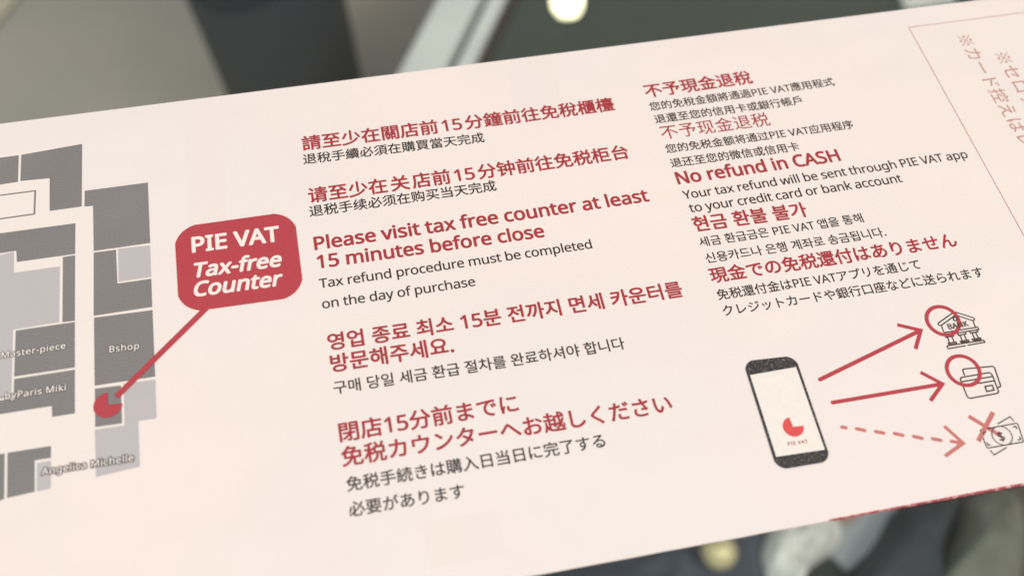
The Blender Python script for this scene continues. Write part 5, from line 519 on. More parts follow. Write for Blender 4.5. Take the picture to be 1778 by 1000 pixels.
(45817,920,[[464,270,-102,-8,-82,-22,-62,-35,-39,-48,-13,-60,13,-60,39,-48,62,-35,82,-22,102,-8,101,8,82,22,62,35,38,48,13,60,-13,60,-38,48,-62,35,-82,22],[464,203,74,-5,59,-13,45,-22,28,-29,10,-37,-10,-36,-28,-30,-45,-22,-59,-13,-74,-5,-74,5,-60,13,-45,22,-28,30,-10,36,10,37,28,29,45,22,60,13],[669,827,0,-538,84,0,0,234,132,0,0,69,-132,0,0,235],[90,758,0,-397,70,0,167,2,134,9,122,19,-9,68,-116,-18,-128,-10,-158,-2,0,261,317,0,0,68]]),
(46121,920,[[708,826,0,-520,83,0,0,520],[199,265,0,-331,592,0,0,331,-81,0,0,-95,-429,0,0,95],[281,106,429,0,0,-104,-429,0],[134,782,0,-286,174,0,0,-98,-255,-3,12,-68,178,3,197,10,200,25,-5,59,-244,-22,0,94,177,0,0,66,-351,0,0,152,343,0,0,68]]),
(46300,920,[[50,114,0,-69,820,0,0,69],[154,743,0,-418,621,0,0,68,-539,0,0,282,530,0,0,68]]),
(47196,920,[[152,340,0,-68,265,0,0,-169,-367,0,0,-69,820,0,0,69,-371,0,0,169,290,0,0,68,-555,0,0,146,534,0,0,274,-618,0,0,-68,536,0,0,-140,-534,0]]),
(47308,920,[[152,341,0,-68,127,0,0,-170,-229,0,0,-69,820,0,0,69,-221,0,0,170,140,0,0,68,-555,0,0,145,534,0,0,274,-618,0,0,-68,536,0,0,-139,-534,0],[360,103,0,170,208,0,0,-170]]),
(47484,920,[[49,407,0,-64,820,0,0,64],[149,-6,0,-60,647,0,0,60,-565,0,0,84,536,0,0,193,-620,0,0,-60,538,0,0,-76,-536,0],[155,534,0,-60,625,0,0,60,-543,0,0,78,527,0,0,188,-611,0,0,-59,529,0,0,-73,-527,0]]),
(47588,920,[[82,722,0,-557,345,0,0,557],[349,656,0,-425,-189,0,0,425],[538,808,0,-840,79,0,0,432,122,0,0,-478,80,0,0,905,-80,0,0,-358,-122,0,0,339]]),
(47732,920,[[423,681,0,-290,-250,0,0,290],[504,599,207,0,0,-125,-207,0],[711,826,0,-158,-207,0,0,80,-412,0,0,-423,412,0,0,81,207,0,0,-240,83,0,0,660],[213,225,0,-283,602,0,0,68,-519,0,0,215]]),
(47928,920,[[155,784,0,-317,607,0,0,317],[681,718,0,-185,-445,0,0,185],[49,365,0,-68,375,0,0,-183,82,0,0,183,363,0,0,68],[153,201,0,-259,625,0,0,68,-542,0,0,191]]),
(48169,920,[[464,259,-102,-7,-83,-22,-61,-34,-39,-46,-13,-58,13,-59,39,-47,61,-34,83,-22,102,-7,101,7,83,22,61,34,38,47,13,59,-13,58,-38,46,-61,34,-83,22],[464,193,74,-4,60,-13,44,-21,28,-28,9,-35,-9,-36,-28,-28,-44,-21,-60,-14,-74,-4,-74,4,-60,14,-45,21,-27,28,-10,36,10,35,27,28,45,21,60,13],[87,770,0,-417,419,0,0,417,-82,0,0,-136,-255,0,0,136],[169,568,255,0,0,-148,-255,0],[669,827,0,-543,83,0,0,246,133,0,0,70,-133,0,0,227]]),
(48516,920,[[158,798,0,-362,602,0,0,362,-82,0,0,-115,-438,0,0,115],[240,619,438,0,0,-116,-438,0],[49,349,0,-67,375,0,0,-175,82,0,0,175,363,0,0,67],[153,188,0,-246,625,0,0,68,-543,0,0,178]]),
(48520,920,[[158,813,0,-299,602,0,0,299,-82,0,0,-85,-438,0,0,85],[240,665,438,0,0,-86,-438,0],[151,-3,0,-65,638,0,0,65,-557,0,0,87,530,0,0,202,-263,0,0,87,368,0,0,68,-817,0,0,-68,366,0,0,-87,-267,0,0,-63,532,0,0,-79,-530,0]]),
(49464,920,[[739,827,0,-905,80,0,0,905],[555,808,0,-305,-149,0,0,-69,149,0,0,-466,78,0,0,840],[238,742,0,-173,-9,-93,-25,-90,-41,-82,-55,-71,-68,-54,52,-62,50,38,45,48,38,57,30,64,24,69,23,-63,29,-59,35,-53,43,-45,48,-36,47,64,-65,52,-51,68,-39,79,-23,85,-8,87,0,170]]),
(49492,920,[[515,406,0,-70,196,0,0,-415,83,0,0,906,-83,0,0,-197,-196,0,0,-69,196,0,0,-155],[283,749,0,-162,-12,-100,-32,-96,-50,-87,-65,-72,-75,-52,52,-66,59,40,53,52,46,62,38,71,29,77,29,-75,38,-68,46,-59,52,-50,59,-38,50,67,-75,49,-64,69,-50,84,-32,94,-12,98,0,162]]),
(49548,920,[[415,328,0,-220,-365,0,0,-68,820,0,0,68,-373,0,0,220],[412,766,0,-69,-19,-87,-51,-79,-75,-67,-89,-49,-96,-29,36,-69,83,25,79,39,72,51,60,63,44,73,45,-73,60,-63,72,-51,79,-39,83,-25,36,69,-96,29,-90,49,-75,67,-52,79,-19,87,0,69]]),
(49569,920,[[458,237,-107,-7,-86,-19,-64,-33,-39,-43,-14,-55,14,-55,39,-43,64,-32,86,-19,107,-7,107,7,86,19,63,32,39,43,14,55,-14,55,-39,43,-63,33,-86,19],[458,172,78,-4,63,-11,46,-19,29,-26,10,-32,-10,-32,-29,-26,-46,-19,-63,-11,-78,-4,-78,4,-63,11,-47,19,-28,26,-10,32,10,32,28,26,47,19,63,11],[50,378,0,-67,817,0,0,67,-368,0,0,132,-82,0,0,-132],[416,813,0,-41,-18,-69,-47,-62,-71,-52,-86,-38,-95,-22,31,-66,82,20,77,30,69,40,58,50,42,58,43,-58,57,-50,69,-40,77,-30,81,-20,32,66,-95,22,-86,38,-71,52,-47,62,-18,69,0,41]]),
(49888,920,[[708,826,0,-663,83,0,0,663],[210,224,0,-282,609,0,0,68,-526,0,0,214],[285,776,0,-91,-10,-83,-30,-77,-48,-69,-62,-56,-76,-41,44,-66,60,31,53,41,46,49,38,56,28,63,29,-59,37,-52,46,-46,52,-37,59,-29,43,66,-75,38,-62,53,-47,65,-30,73,-11,80,0,91]]),
(50545,920,[[264,777,-67,-10,-57,-27,-43,-44,-28,-56,-10,-68,10,-68,28,-56,43,-44,57,-27,67,-10,68,10,56,27,44,44,28,56,10,68,-10,68,-28,56,-44,44,-56,27],[264,709,42,-6,36,-19,28,-29,18,-38,6,-45,-6,-45,-18,-37,-28,-29,-36,-19,-42,-6,-42,6,-36,19,-28,29,-18,37,-6,45,6,45,18,38,28,29,36,19],[219,293,0,-359,593,0,0,359,-81,0,0,-107,-430,0,0,107],[301,119,430,0,0,-117,-430,0],[539,809,0,-469,78,0,0,210,116,0,0,-216,79,0,0,492,-79,0,0,-207,-116,0,0,190]]),
(50556,920,[[290,757,-75,-14,-62,-42,-48,-65,-31,-88,-11,-106,11,-107,31,-88,48,-65,62,-42,75,-14,75,14,62,42,48,65,31,88,11,107,-11,106,-31,88,-48,65,-62,42],[290,683,49,-11,41,-32,31,-50,20,-67,7,-81,-7,-82,-20,-67,-31,-50,-41,-32,-49,-11,-49,11,-41,32,-31,50,-20,67,-7,82,7,81,20,67,31,50,41,32],[662,827,0,-905,83,0,0,339,144,0,0,69,-144,0,0,200,144,0,0,70,-144,0,0,227]]),
(50629,920,[[297,715,50,-7,42,-18,33,-30,21,-38,7,-46,-7,-46,-21,-39,-33,-29,-42,-19,-50,-7,-51,7,-42,19,-33,29,-21,39,-7,46,7,46,21,38,33,30,42,18],[215,296,0,-362,579,0,0,362,-83,0,0,-113,-414,0,0,113],[297,117,414,0,0,-115,-414,0],[711,827,0,-216,-185,0,-19,58,-34,48,-48,37,-59,23,-69,8,-76,-10,-65,-28,-49,-44,-32,-58,-11,-69,11,-69,32,-58,49,-45,65,-28,76,-10,69,8,60,24,48,37,35,49,18,59,184,0,0,-202,83,0,0,486]]),
(50689,920,[[297,702,50,-7,42,-19,32,-31,22,-39,7,-48,-7,-47,-22,-40,-32,-31,-42,-19,-50,-7,-50,7,-43,19,-32,31,-22,40,-7,47,7,48,22,39,32,31,43,19],[496,270,-103,-8,-83,-22,-63,-35,-39,-48,-13,-60,13,-60,39,-48,63,-35,83,-22,103,-8,103,8,83,22,63,35,39,48,13,60,-13,60,-39,48,-63,35,-83,22],[496,205,75,-5,62,-13,45,-23,28,-30,10,-37,-10,-37,-28,-30,-45,-22,-62,-13,-75,-5,-75,5,-61,13,-46,22,-28,30,-10,37,10,37,28,30,46,23,61,13],[517,629,194,0,0,-141,-193,0,11,70,-3,37],[711,827,0,-131,-232,0,-49,41,-61,27,-72,9,-76,-10,-64,-29,-50,-46,-32,-59,-11,-71,11,-71,32,-59,50,-46,64,-29,76,-10,72,9,61,27,49,41,232,0,0,-128,83,0,0,535]]),
(50756,920,[[323,721,48,-5,40,-16,31,-24,19,-32,7,-38,-7,-38,-19,-32,-31,-23,-40,-16,-48,-5,-48,5,-40,16,-30,23,-20,32,-7,38,7,38,20,32,30,24,40,16],[59,268,172,2,192,11,194,25,-6,61,-120,-15,-124,-9,0,88,60,15,49,26,38,36,24,45,8,53,-11,60,-30,49,-47,38,-62,24,-73,8,-73,-8,-62,-24,-47,-38,-30,-49,-11,-60,9,-54,24,-45,39,-37,51,-26,61,-14,0,-90,-235,-4],[668,826,0,-692,83,0,0,317,132,0,0,70,-132,0,0,305],[179,193,0,-250,604,0,0,68,-521,0,0,182]]),
(50836,920,[[458,704,82,-8,68,-22,53,-35,34,-46,12,-56,-12,-56,-34,-46,-53,-35,-68,-22,-82,-8,-81,8,-69,22,-52,35,-34,46,-12,56,12,56,34,46,52,35,69,22],[458,770,-107,-11,-91,-30,-70,-49,-44,-65,-16,-78,5,-47,16,-42,25,-38,34,-32,41,-27,0,-244,-201,0,0,-69,820,0,0,69,-202,0,0,245,41,27,33,32,24,37,16,42,5,47,-16,78,-45,65,-69,49,-91,30],[333,107,0,213,60,-11,65,-4,67,4,60,11,0,-213]]),
(50857,920,[[458,244,-107,-7,-86,-20,-64,-32,-39,-44,-14,-56,14,-57,39,-45,64,-32,86,-20,107,-7,106,7,86,20,64,32,39,45,14,57,-14,56,-39,44,-64,32,-86,20],[458,180,78,-4,62,-12,47,-20,29,-26,10,-33,-10,-34,-29,-27,-47,-20,-62,-12,-78,-4,-78,4,-63,12,-46,20,-29,27,-10,34,10,33,29,26,46,20,63,12],[458,745,80,-4,64,-14,48,-21,31,-28,10,-36,-10,-36,-31,-28,-48,-21,-64,-14,-80,-4,-80,4,-64,14,-48,21,-31,28,-10,36,10,36,31,28,48,21,64,14],[458,810,-108,-7,-89,-22,-66,-34,-41,-47,-14,-58,13,-56,38,-45,60,-34,0,-127,-201,0,0,-67,817,0,0,67,-202,0,0,127,60,34,38,45,13,56,-14,58,-41,47,-66,34,-89,22],[334,380,0,105,59,-8,65,-2,66,2,59,8,0,-105]]),
(50868,920,[[458,804,-106,-8,-88,-24,-66,-38,-42,-50,-15,-62,15,-62,42,-50,66,-38,88,-23,106,-8,107,8,88,23,66,38,41,50,15,62,-15,62,-41,50,-66,38,-88,24],[458,737,77,-5,63,-15,48,-24,30,-32,11,-39,-11,-39,-30,-31,-48,-23,-63,-15,-77,-5,-76,5,-64,15,-48,23,-30,31,-11,39,11,39,30,32,48,24,64,15],[49,368,0,-68,375,0,0,-183,84,0,0,183,361,0,0,68],[154,206,0,-264,624,0,0,69,-541,0,0,195]]),
(51008,920,[[50,351,0,-67,817,0,0,67],[458,796,-108,-8,-88,-23,-66,-37,-42,-50,-14,-62,14,-62,42,-51,66,-37,88,-23,108,-8,108,8,88,23,66,37,42,51,14,62,-14,62,-42,50,-66,37,-88,23],[458,729,79,-5,65,-15,48,-23,30,-31,11,-39,-11,-39,-30,-31,-48,-24,-65,-14,-79,-5,-79,5,-64,14,-49,24,-30,31,-11,39,11,39,30,31,49,23,64,15],[155,204,0,-262,621,0,0,68,-538,0,0,194]]),
(51012,920,[[458,811,-110,-7,-88,-19,-66,-31,-40,-44,-14,-55,14,-55,40,-44,66,-32,88,-19,110,-7,110,7,88,19,66,32,40,44,14,55,-14,55,-40,44,-66,31,-88,19],[458,749,81,-4,65,-12,48,-19,29,-27,10,-32,-10,-33,-29,-26,-48,-19,-65,-12,-81,-4,-81,4,-64,12,-48,19,-29,26,-10,33,10,32,29,27,48,19,64,12],[50,437,0,-67,817,0,0,67],[151,-3,0,-65,638,0,0,65,-557,0,0,92,530,0,0,204,-613,0,0,-63,532,0,0,-80,-530,0]]),
(51068,920,[[304,794,-76,-10,-65,-27,-50,-42,-32,-56,-11,-66,11,-66,32,-55,50,-43,65,-27,76,-9,76,9,64,27,50,43,32,55,11,66,-11,66,-32,56,-50,42,-64,27],[304,725,50,-6,42,-18,32,-28,22,-36,7,-44,-7,-44,-22,-36,-32,-28,-42,-18,-50,-6,-50,6,-42,18,-32,28,-22,36,-7,44,7,44,22,36,32,28,42,18],[708,827,0,-463,83,0,0,463],[209,1,0,-67,613,0,0,67,-533,0,0,99,502,0,0,219,-585,0,0,-66,503,0,0,-91,-500,0]]),
(51204,920,[[711,826,0,-249,-182,0,0,-68,182,0,0,-346,83,0,0,663],[217,222,0,-280,602,0,0,68,-520,0,0,212],[79,753,0,-68,201,0,0,-44,-11,-76,-30,-70,-48,-63,-63,-51,-75,-36,43,-67,61,29,54,38,46,46,38,54,28,59,28,-53,36,-49,45,-42,51,-34,58,-27,42,66,-73,35,-61,49,-46,58,-29,65,-10,69,0,44,198,0,0,68]]),
(51208,920,[[711,827,0,-202,-178,0,0,-67,178,0,0,-198,82,0,0,467],[78,780,0,-68,201,0,0,-23,-11,-69,-31,-65,-47,-58,-63,-48,-74,-35,41,-65,61,27,53,36,47,43,38,50,28,56,28,-50,37,-45,45,-39,52,-32,58,-25,39,66,-72,32,-60,44,-46,53,-30,60,-10,63,0,24,199,0,0,68],[213,-2,0,-66,614,0,0,66,-532,0,0,99,498,0,0,218,-582,0,0,-67,500,0,0,-88,-498,0]]),
(51333,920,[[458,236,-107,-7,-86,-19,-64,-32,-39,-43,-14,-55,14,-55,39,-43,64,-32,86,-19,107,-7,107,7,86,19,63,32,39,43,14,55,-14,55,-39,43,-63,32,-86,19],[458,171,78,-4,63,-11,46,-19,29,-25,10,-32,-10,-32,-29,-26,-46,-19,-63,-11,-78,-4,-78,4,-63,11,-47,19,-28,26,-10,32,10,32,28,25,47,19,63,11],[50,377,0,-68,817,0,0,68,-368,0,0,128,-82,0,0,-128],[125,785,0,-67,280,0,-20,-56,-47,-49,-68,-41,-83,-29,-92,-17,30,-66,88,16,80,28,70,37,56,47,39,55,40,-55,56,-47,70,-37,81,-28,87,-16,30,66,-92,17,-83,30,-68,40,-47,49,-20,56,281,0,0,67]]),
(51340,920,[[81,743,0,-69,201,0,0,-9,-11,-71,-30,-65,-48,-57,-63,-46,-76,-33,42,-65,61,26,55,34,46,42,38,50,29,55,28,-51,37,-46,46,-39,53,-32,59,-24,40,65,-74,32,-61,43,-47,54,-30,61,-10,67,0,9,200,0,0,69],[51,111,172,1,192,9,196,25,-6,61,-118,-13,-121,-8,0,179,-83,0,0,-183,-244,-2],[662,827,0,-905,82,0,0,460,144,0,0,70,-144,0,0,375]]),
(51452,920,[[127,770,0,-66,285,0,0,-5,-17,-69,-48,-62,-70,-52,-85,-39,-94,-23,32,-66,83,20,77,32,70,42,57,52,41,61,42,-61,57,-52,70,-42,78,-32,83,-20,31,66,-94,23,-85,39,-70,52,-48,62,-17,69,0,5,284,0,0,66],[50,312,0,-68,366,0,0,-321,82,0,0,321,369,0,0,68]]),
(51648,920,[[707,827,0,-905,83,0,0,905],[79,734,0,-69,210,0,0,-114,-12,-94,-35,-92,-52,-84,-65,-70,-75,-49,48,-66,60,38,55,51,49,62,40,70,30,77,31,-72,40,-65,49,-56,55,-47,61,-36,46,66,-76,46,-66,64,-52,78,-35,88,-12,91,0,114,211,0,0,69]]),
(52264,920,[[269,810,0,-140,-203,0,0,-67,204,0,0,-69,-11,-92,-31,-88,-49,-79,-63,-66,-75,-48,47,-64,59,36,53,48,46,57,38,65,28,72,27,-67,36,-61,44,-54,50,-44,56,-35,47,63,-73,48,-61,64,-47,75,-29,83,-11,87,0,69,201,0,0,67,-200,0,0,140],[662,827,0,-905,83,0,0,464,148,0,0,70,-148,0,0,371]]),
(52572,920,[[704,827,0,-906,83,0,0,906],[66,108,179,2,200,10,207,27,-7,62,-125,-15,-128,-10,0,165,-83,0,0,-169,-254,-3],[309,820,0,-111,-205,0,0,-68,204,0,-12,-69,-31,-62,-47,-54,-62,-43,-74,-30,39,-64,62,24,54,33,47,41,38,48,29,54,29,-51,39,-46,47,-39,55,-31,61,-24,38,65,-74,29,-62,41,-48,52,-32,60,-12,66,208,0,0,68,-208,0,0,111]]),
(52852,920,[[108,733,0,-68,324,0,-9,-80,-18,-77,-343,-24,13,-73,304,29,-38,-70,-50,-66,-63,-61,-78,-56,-92,-52,46,-64,167,106,118,121,75,135,39,146,12,154],[662,827,0,-904,83,0,0,468,144,0,0,69,-144,0,0,367]]),
(53552,920,[[525,486,0,-68,187,0,0,-497,82,0,0,906,-82,0,0,-341],[92,744,0,-606,68,0,155,2,131,9,127,17,-9,68,-119,-17,-125,-8,-146,-2,0,216,296,0,0,67,-296,0,0,186,336,0,0,68]]),
(53685,920,[[458,214,-108,-6,-87,-18,-63,-29,-39,-41,-13,-51,13,-52,39,-40,63,-29,87,-18,108,-6,108,6,86,18,63,29,39,40,13,52,-13,51,-39,41,-63,29,-86,18],[458,151,79,-3,63,-11,46,-16,28,-23,10,-29,-10,-29,-28,-23,-46,-17,-63,-10,-79,-3,-80,3,-63,10,-46,17,-28,23,-10,29,10,29,28,23,46,16,63,11],[157,801,0,-365,259,0,0,-88,-367,0,0,-67,818,0,0,67,-368,0,0,88,272,0,0,65,-531,0,0,88,502,0,0,63,-502,0,0,83,526,0,0,66]]),
(54616,920,[[316,540,-72,-10,-61,-28,-47,-44,-30,-58,-11,-68,11,-69,30,-57,47,-44,61,-28,72,-10,72,10,60,28,47,44,30,57,11,69,-11,68,-30,58,-47,44,-60,28],[316,471,46,-7,39,-19,30,-29,19,-38,7,-46,-7,-46,-19,-38,-30,-30,-39,-18,-46,-7,-46,7,-39,18,-31,30,-19,38,-7,46,7,46,19,38,31,29,39,19],[663,827,0,-905,82,0,0,464,148,0,0,69,-148,0,0,372],[273,816,0,-134,-228,0,0,-68,533,0,0,68,-222,0,0,134]]),
(54633,920,[[183,261,0,-327,569,0,0,327,-83,0,0,-95,-404,0,0,95],[265,101,404,0,0,-100,-404,0],[319,625,-72,-7,-61,-21,-45,-33,-29,-44,-10,-53,10,-54,29,-44,45,-33,61,-21,72,-7,72,7,60,21,45,33,29,44,10,54,-10,53,-29,44,-45,33,-60,21],[319,562,46,-4,38,-13,28,-20,19,-26,6,-32,-6,-33,-19,-26,-28,-20,-38,-13,-46,-4,-46,4,-38,13,-28,20,-19,26,-6,33,6,32,19,26,28,20,38,13],[669,827,0,-526,83,0,0,225,133,0,0,70,-133,0,0,231],[278,835,0,-101,-226,0,0,-67,534,0,0,67,-225,0,0,101]]),
(54644,920,[[273,544,-63,-10,-54,-28,-41,-43,-27,-57,-9,-68,9,-68,27,-58,41,-43,54,-28,63,-10,64,10,53,28,41,43,27,58,9,68,-9,68,-27,57,-41,43,-53,28],[273,474,39,-7,33,-18,26,-29,16,-38,6,-44,-6,-45,-16,-37,-26,-29,-33,-19,-39,-6,-39,6,-33,19,-26,29,-16,37,-6,45,6,44,16,38,26,29,33,18],[232,800,0,-128,-184,0,0,-68,449,0,0,68,-183,0,0,128],[542,806,0,-840,78,0,0,412,116,0,0,-456,79,0,0,905,-79,0,0,-381,-116,0,0,360]]),
(54665,920,[[275,606,-63,-7,-53,-20,-41,-33,-26,-43,-9,-52,9,-52,26,-43,41,-32,53,-20,63,-7,64,7,53,20,41,32,26,43,9,52,-9,52,-26,43,-41,33,-53,20],[275,544,39,-4,33,-13,25,-19,15,-26,6,-31,-6,-31,-15,-26,-25,-19,-33,-13,-39,-4,-39,4,-33,13,-25,19,-15,26,-6,31,6,31,15,26,25,19,33,13],[515,239,-104,-7,-84,-20,-62,-32,-39,-44,-13,-55,13,-55,39,-43,62,-33,84,-19,104,-7,104,7,84,19,62,33,39,43,13,55,-13,55,-39,44,-62,32,-84,20],[515,175,76,-4,61,-12,45,-19,27,-26,10,-33,-10,-32,-27,-26,-45,-19,-61,-12,-76,-4,-76,4,-61,12,-45,19,-28,26,-10,32,10,33,28,26,45,19,61,12],[539,809,0,-522,78,0,0,226,116,0,0,-258,79,0,0,572,-79,0,0,-246,-116,0,0,228],[234,820,0,-101,-189,0,0,-66,458,0,0,66,-187,0,0,101]]),
(54788,920,[[307,600,-67,-8,-57,-23,-43,-37,-27,-47,-10,-58,10,-58,27,-47,43,-37,57,-23,67,-8,68,8,56,23,44,37,27,47,10,58,-10,58,-27,47,-44,37,-56,23],[307,534,42,-5,35,-14,27,-23,17,-29,6,-36,-6,-36,-17,-30,-27,-23,-35,-14,-42,-5,-42,5,-35,14,-26,23,-17,30,-6,36,6,36,17,29,26,23,35,14],[558,396,0,-67,153,0,0,-193,83,0,0,690,-83,0,0,-240,-153,0,0,-68,153,0,0,-122],[267,827,0,-111,-216,0,0,-67,507,0,0,67,-209,0,0,111],[213,196,0,-254,602,0,0,68,-519,0,0,186]]),
(54872,920,[[327,580,45,-4,36,-10,28,-17,17,-22,6,-28,-6,-27,-17,-22,-28,-17,-36,-10,-45,-4,-45,4,-36,10,-28,17,-17,22,-6,27,6,28,17,22,28,17,36,10],[668,827,0,-708,83,0,0,323,132,0,0,69,-132,0,0,316],[179,166,0,-224,604,0,0,68,-521,0,0,156],[327,638,-71,-6,-58,-18,-44,-28,-28,-39,-10,-48,8,-43,22,-36,36,-28,47,-19,58,-11,0,-68,-242,-4,10,-67,174,3,195,11,196,26,-6,59,-121,-15,-124,-9,0,64,57,11,47,20,35,28,22,36,8,42,-10,48,-28,39,-44,28,-58,18],[287,830,0,-91,-219,0,0,-63,519,0,0,63,-218,0,0,91]]),
]
def read_glyphs():
    G = {}
    for cp, adv, contours in OUTLINES:
        cs = []
        for row in contours:
            x = y = 0; c = []
            for k in range(0, len(row), 2):
                x += row[k]; y += row[k + 1]; c.append((x / 1000, y / 1000))
            cs.append(c)
        G[chr(cp)] = (adv / 1000, cs)
    return G
GLYPH = read_glyphs()
CACHE = {}
def glyph_mesh(ch):
    key = ch
    if key not in CACHE:
        adv, cs = GLYPH[ch]
        cu = bpy.data.curves.new('g', 'CURVE'); cu.dimensions = '2D'; cu.fill_mode = 'BOTH'
        for c in cs:
            s = cu.splines.new('POLY'); s.points.add(len(c) - 1); s.use_cyclic_u = True
            for p, q in zip(s.points, c): p.co = (q[0], q[1], 0, 1)
        ob = bpy.data.objects.new('g', cu); me = bpy.data.meshes.new_from_object(ob)
        CACHE[key] = ([(v.co.x, v.co.y) for v in me.vertices], [tuple(p.vertices) for p in me.polygons])
        bpy.data.objects.remove(ob); bpy.data.curves.remove(cu); bpy.data.meshes.remove(me)
    return CACHE[key]

# ------------------------------------------------------------------ the leaflet
# the leaflet's print was measured off a skewed view; HM flattens those layout marks onto the sheet (metres, z = 0 at its face)
HM = [[0.000124163837, -2.94173986e-05, -0.0956729515], [-2.19301791e-05, -0.000144661081, 0.0918264696], [-3.1165758e-05, 0.00038514519, 1.0]]
def flat(p):
    x, y = p
    X, Y, W_ = (r[0] * x + r[1] * y + r[2] for r in HM)
    return Vector((X / W_, Y / W_))
def unit(p):                                                 # metres per layout mark near p
    return (flat((p[0] + 4, p[1] - 0.6)) - flat((p[0] - 4, p[1] + 0.6))).length / 8.09
leaflet = tag(empty('tax_refund_leaflet', (0, 0, 0.9496)), 'long white printed tax refund leaflet with red headings, floor plan and phone drawing', 'leaflet')
ZC = [0.00003]
def up(step=0.0000025):
    ZC[0] += step
    return ZC[0]
def base_layer(parent):                                      # parts printed side by side straight on the sheet share one layer
    if parent is leaflet: ZC[0] = 0.00001
def place_text(V, F, text, p0, p1, z, d=0.0, dy=0.0, slant=0.0, track=0.0, hs=1.0, upvec=None):
    """letters set along p0 -> p1 (ends of the ink), sized by that length"""
    x = 0.0; lay = []
    for ch in text:
        if ch in ' ~': x += (0.26 if ch == ' ' else 0.10) + track; continue      # ~ is a thin space
        lay.append((ch, x)); x += GLYPH[ch][0] + track
    lo, hi = 1e9, -1e9
    for ch, ox in lay:
        for c in GLYPH[ch][1]:
            for q in c:
                xx = ox + q[0] + slant * q[1]; lo = min(lo, xx); hi = max(hi, xx)
    a, b = flat(p0), flat(p1); u = b - a; sc = u.length / (hi - lo); u.normalize(); n = Vector((-u.y, u.x))
    for ch, ox in lay:
        vs, fs = glyph_mesh(ch)
        # characters are made bold by overprinting them slightly shifted, each pass its own ink layer
        shifts = [(0.0, 0.0)] if not d else [(0.0, 0.0)] + [(d * math.cos(k * math.tau / 8 + 0.39), d * math.sin(k * math.tau / 8 + 0.39)) for k in range(8)]
        for j, (sx, sy) in enumerate(shifts):
            base = len(V)
            for q in vs:
                P = a + u * ((ox + q[0] + sx + slant * q[1] - lo) * sc) + n * ((q[1] + sy + dy) * sc * hs)
                V.append((P.x, P.y, z + j * 0.0000008))
            F.extend(tuple(base + i for i in f) for f in fs)
    return sc
def upface(V, F):
    out = []
    for f in F:
        a, b, c = (Vector(V[f[i]]) for i in range(3))
        out.append(f if (b - a).cross(c - a).z > 0 else tuple(reversed(f)))
    return out
def text_part(name, lines, mat, parent, **kw):
    base_layer(parent); V = []; F = []; z = up()
    for ln in lines:
        k = dict(kw); k.update(ln[3] if len(ln) > 3 else {})
        place_text(V, F, ln[0], ln[1], ln[2], z, **k)
    ZC[0] += 0.000008
    return link_mesh(name, V, upface(V, F), mat, parent)
def poly_part(name, polys, mat, parent, step=0.0000025):
    base_layer(parent); V = []; F = []; z = up(step)
    for pl in polys:
        b = len(V); P = [flat(p) for p in pl]
        V += [(p.x, p.y, z) for p in P]
        from mathutils.geometry import tessellate_polygon
        F += [tuple(b + i for i in t) for t in tessellate_polygon([[Vector((p.x, p.y, 0)) for p in P]])]
    return link_mesh(name, V, upface(V, F), mat, parent)
def round_corners(P, r, seg=6):
    out = []; n = len(P)
    for i in range(n):
        a, b, c = P[i - 1], P[i], P[(i + 1) % n]
        u, v = (a - b).normalized(), (c - b).normalized()
        rr = min(r, (a - b).length * 0.49, (c - b).length * 0.49)
        s, e = b + u * rr, b + v * rr
        for k in range(seg + 1):
            t = k / seg; out.append(s * (1 - t) ** 2 + b * (2 * t * (1 - t)) * 0.55 + (s + e) * (t * (1 - t)) * 0.45 + e * t * t)
    return out
def stroke_geo(V, F, P, wd, closed=False, cap=False):
    """ribbon of width wd along the flat points P, mitred joins; its own layer"""
    z = up(); n = len(P); L = []; R = []
    for i in range(n):
        a = P[i - 1] if (i > 0 or closed) else None; c = P[(i + 1) % n] if (i < n - 1 or closed) else None
        b = P[i]
        u = (b - a).normalized() if a is not None else None; v = (c - b).normalized() if c is not None else None
        if u is None: u = v
        if v is None: v = u
        nu, nv = Vector((-u.y, u.x)), Vector((-v.y, v.x)); m = nu + nv
        m = m.normalized() if m.length > 0.2 else nu
        k = min(1 / max(m.dot(nu), 0.05), 3.0)
        L.append(b + m * (wd / 2 * k)); R.append(b - m * (wd / 2 * k))
    base = len(V)
    for l, r in zip(L, R): V += [(l.x, l.y, z), (r.x, r.y, z)]
    for i in range(n if closed else n - 1):
        j = (i + 1) % n
        F.append((base + 2 * i, base + 2 * j, base + 2 * j + 1, base + 2 * i + 1))
    if cap:
        for e, (p, q) in ((0, (P[0], P[1])), (n - 1, (P[-1], P[-2]))):
            if cap == 'start' and e: continue
            d = (p - q).normalized(); s = Vector((-d.y, d.x)); b0 = len(V)
            for k in range(9):
                t = math.pi * k / 8
                g = p + s * (wd / 2 * math.cos(t)) + d * (wd / 2 * math.sin(t)); V.append((g.x, g.y, z))
            F.append(tuple(range(b0, b0 + 9)))
def stroke_part(name, strokes, mat, parent):
    """strokes: (points, width in layout marks, options)"""
    base_layer(parent); V = []; F = []
    for st in strokes:
        pts, wd = st[0], st[1]; o = st[2] if len(st) > 2 else {}
        P = [flat(p) for p in pts]; k = unit(pts[len(pts) // 2])
        if o.get('r'):
            if o.get('closed'): P = round_corners(P, o['r'] * k)
            else:
                Q = round_corners(P, o['r'] * k); seg = 7
                P = [P[0]] + Q[seg:-seg] + [P[-1]]
        if mat is M['ink_grey']: wd *= 1.22
        stroke_geo(V, F, P, wd * k, o.get('closed', False), o.get('cap', False))
    return link_mesh(name, V, upface(V, F), mat, parent)

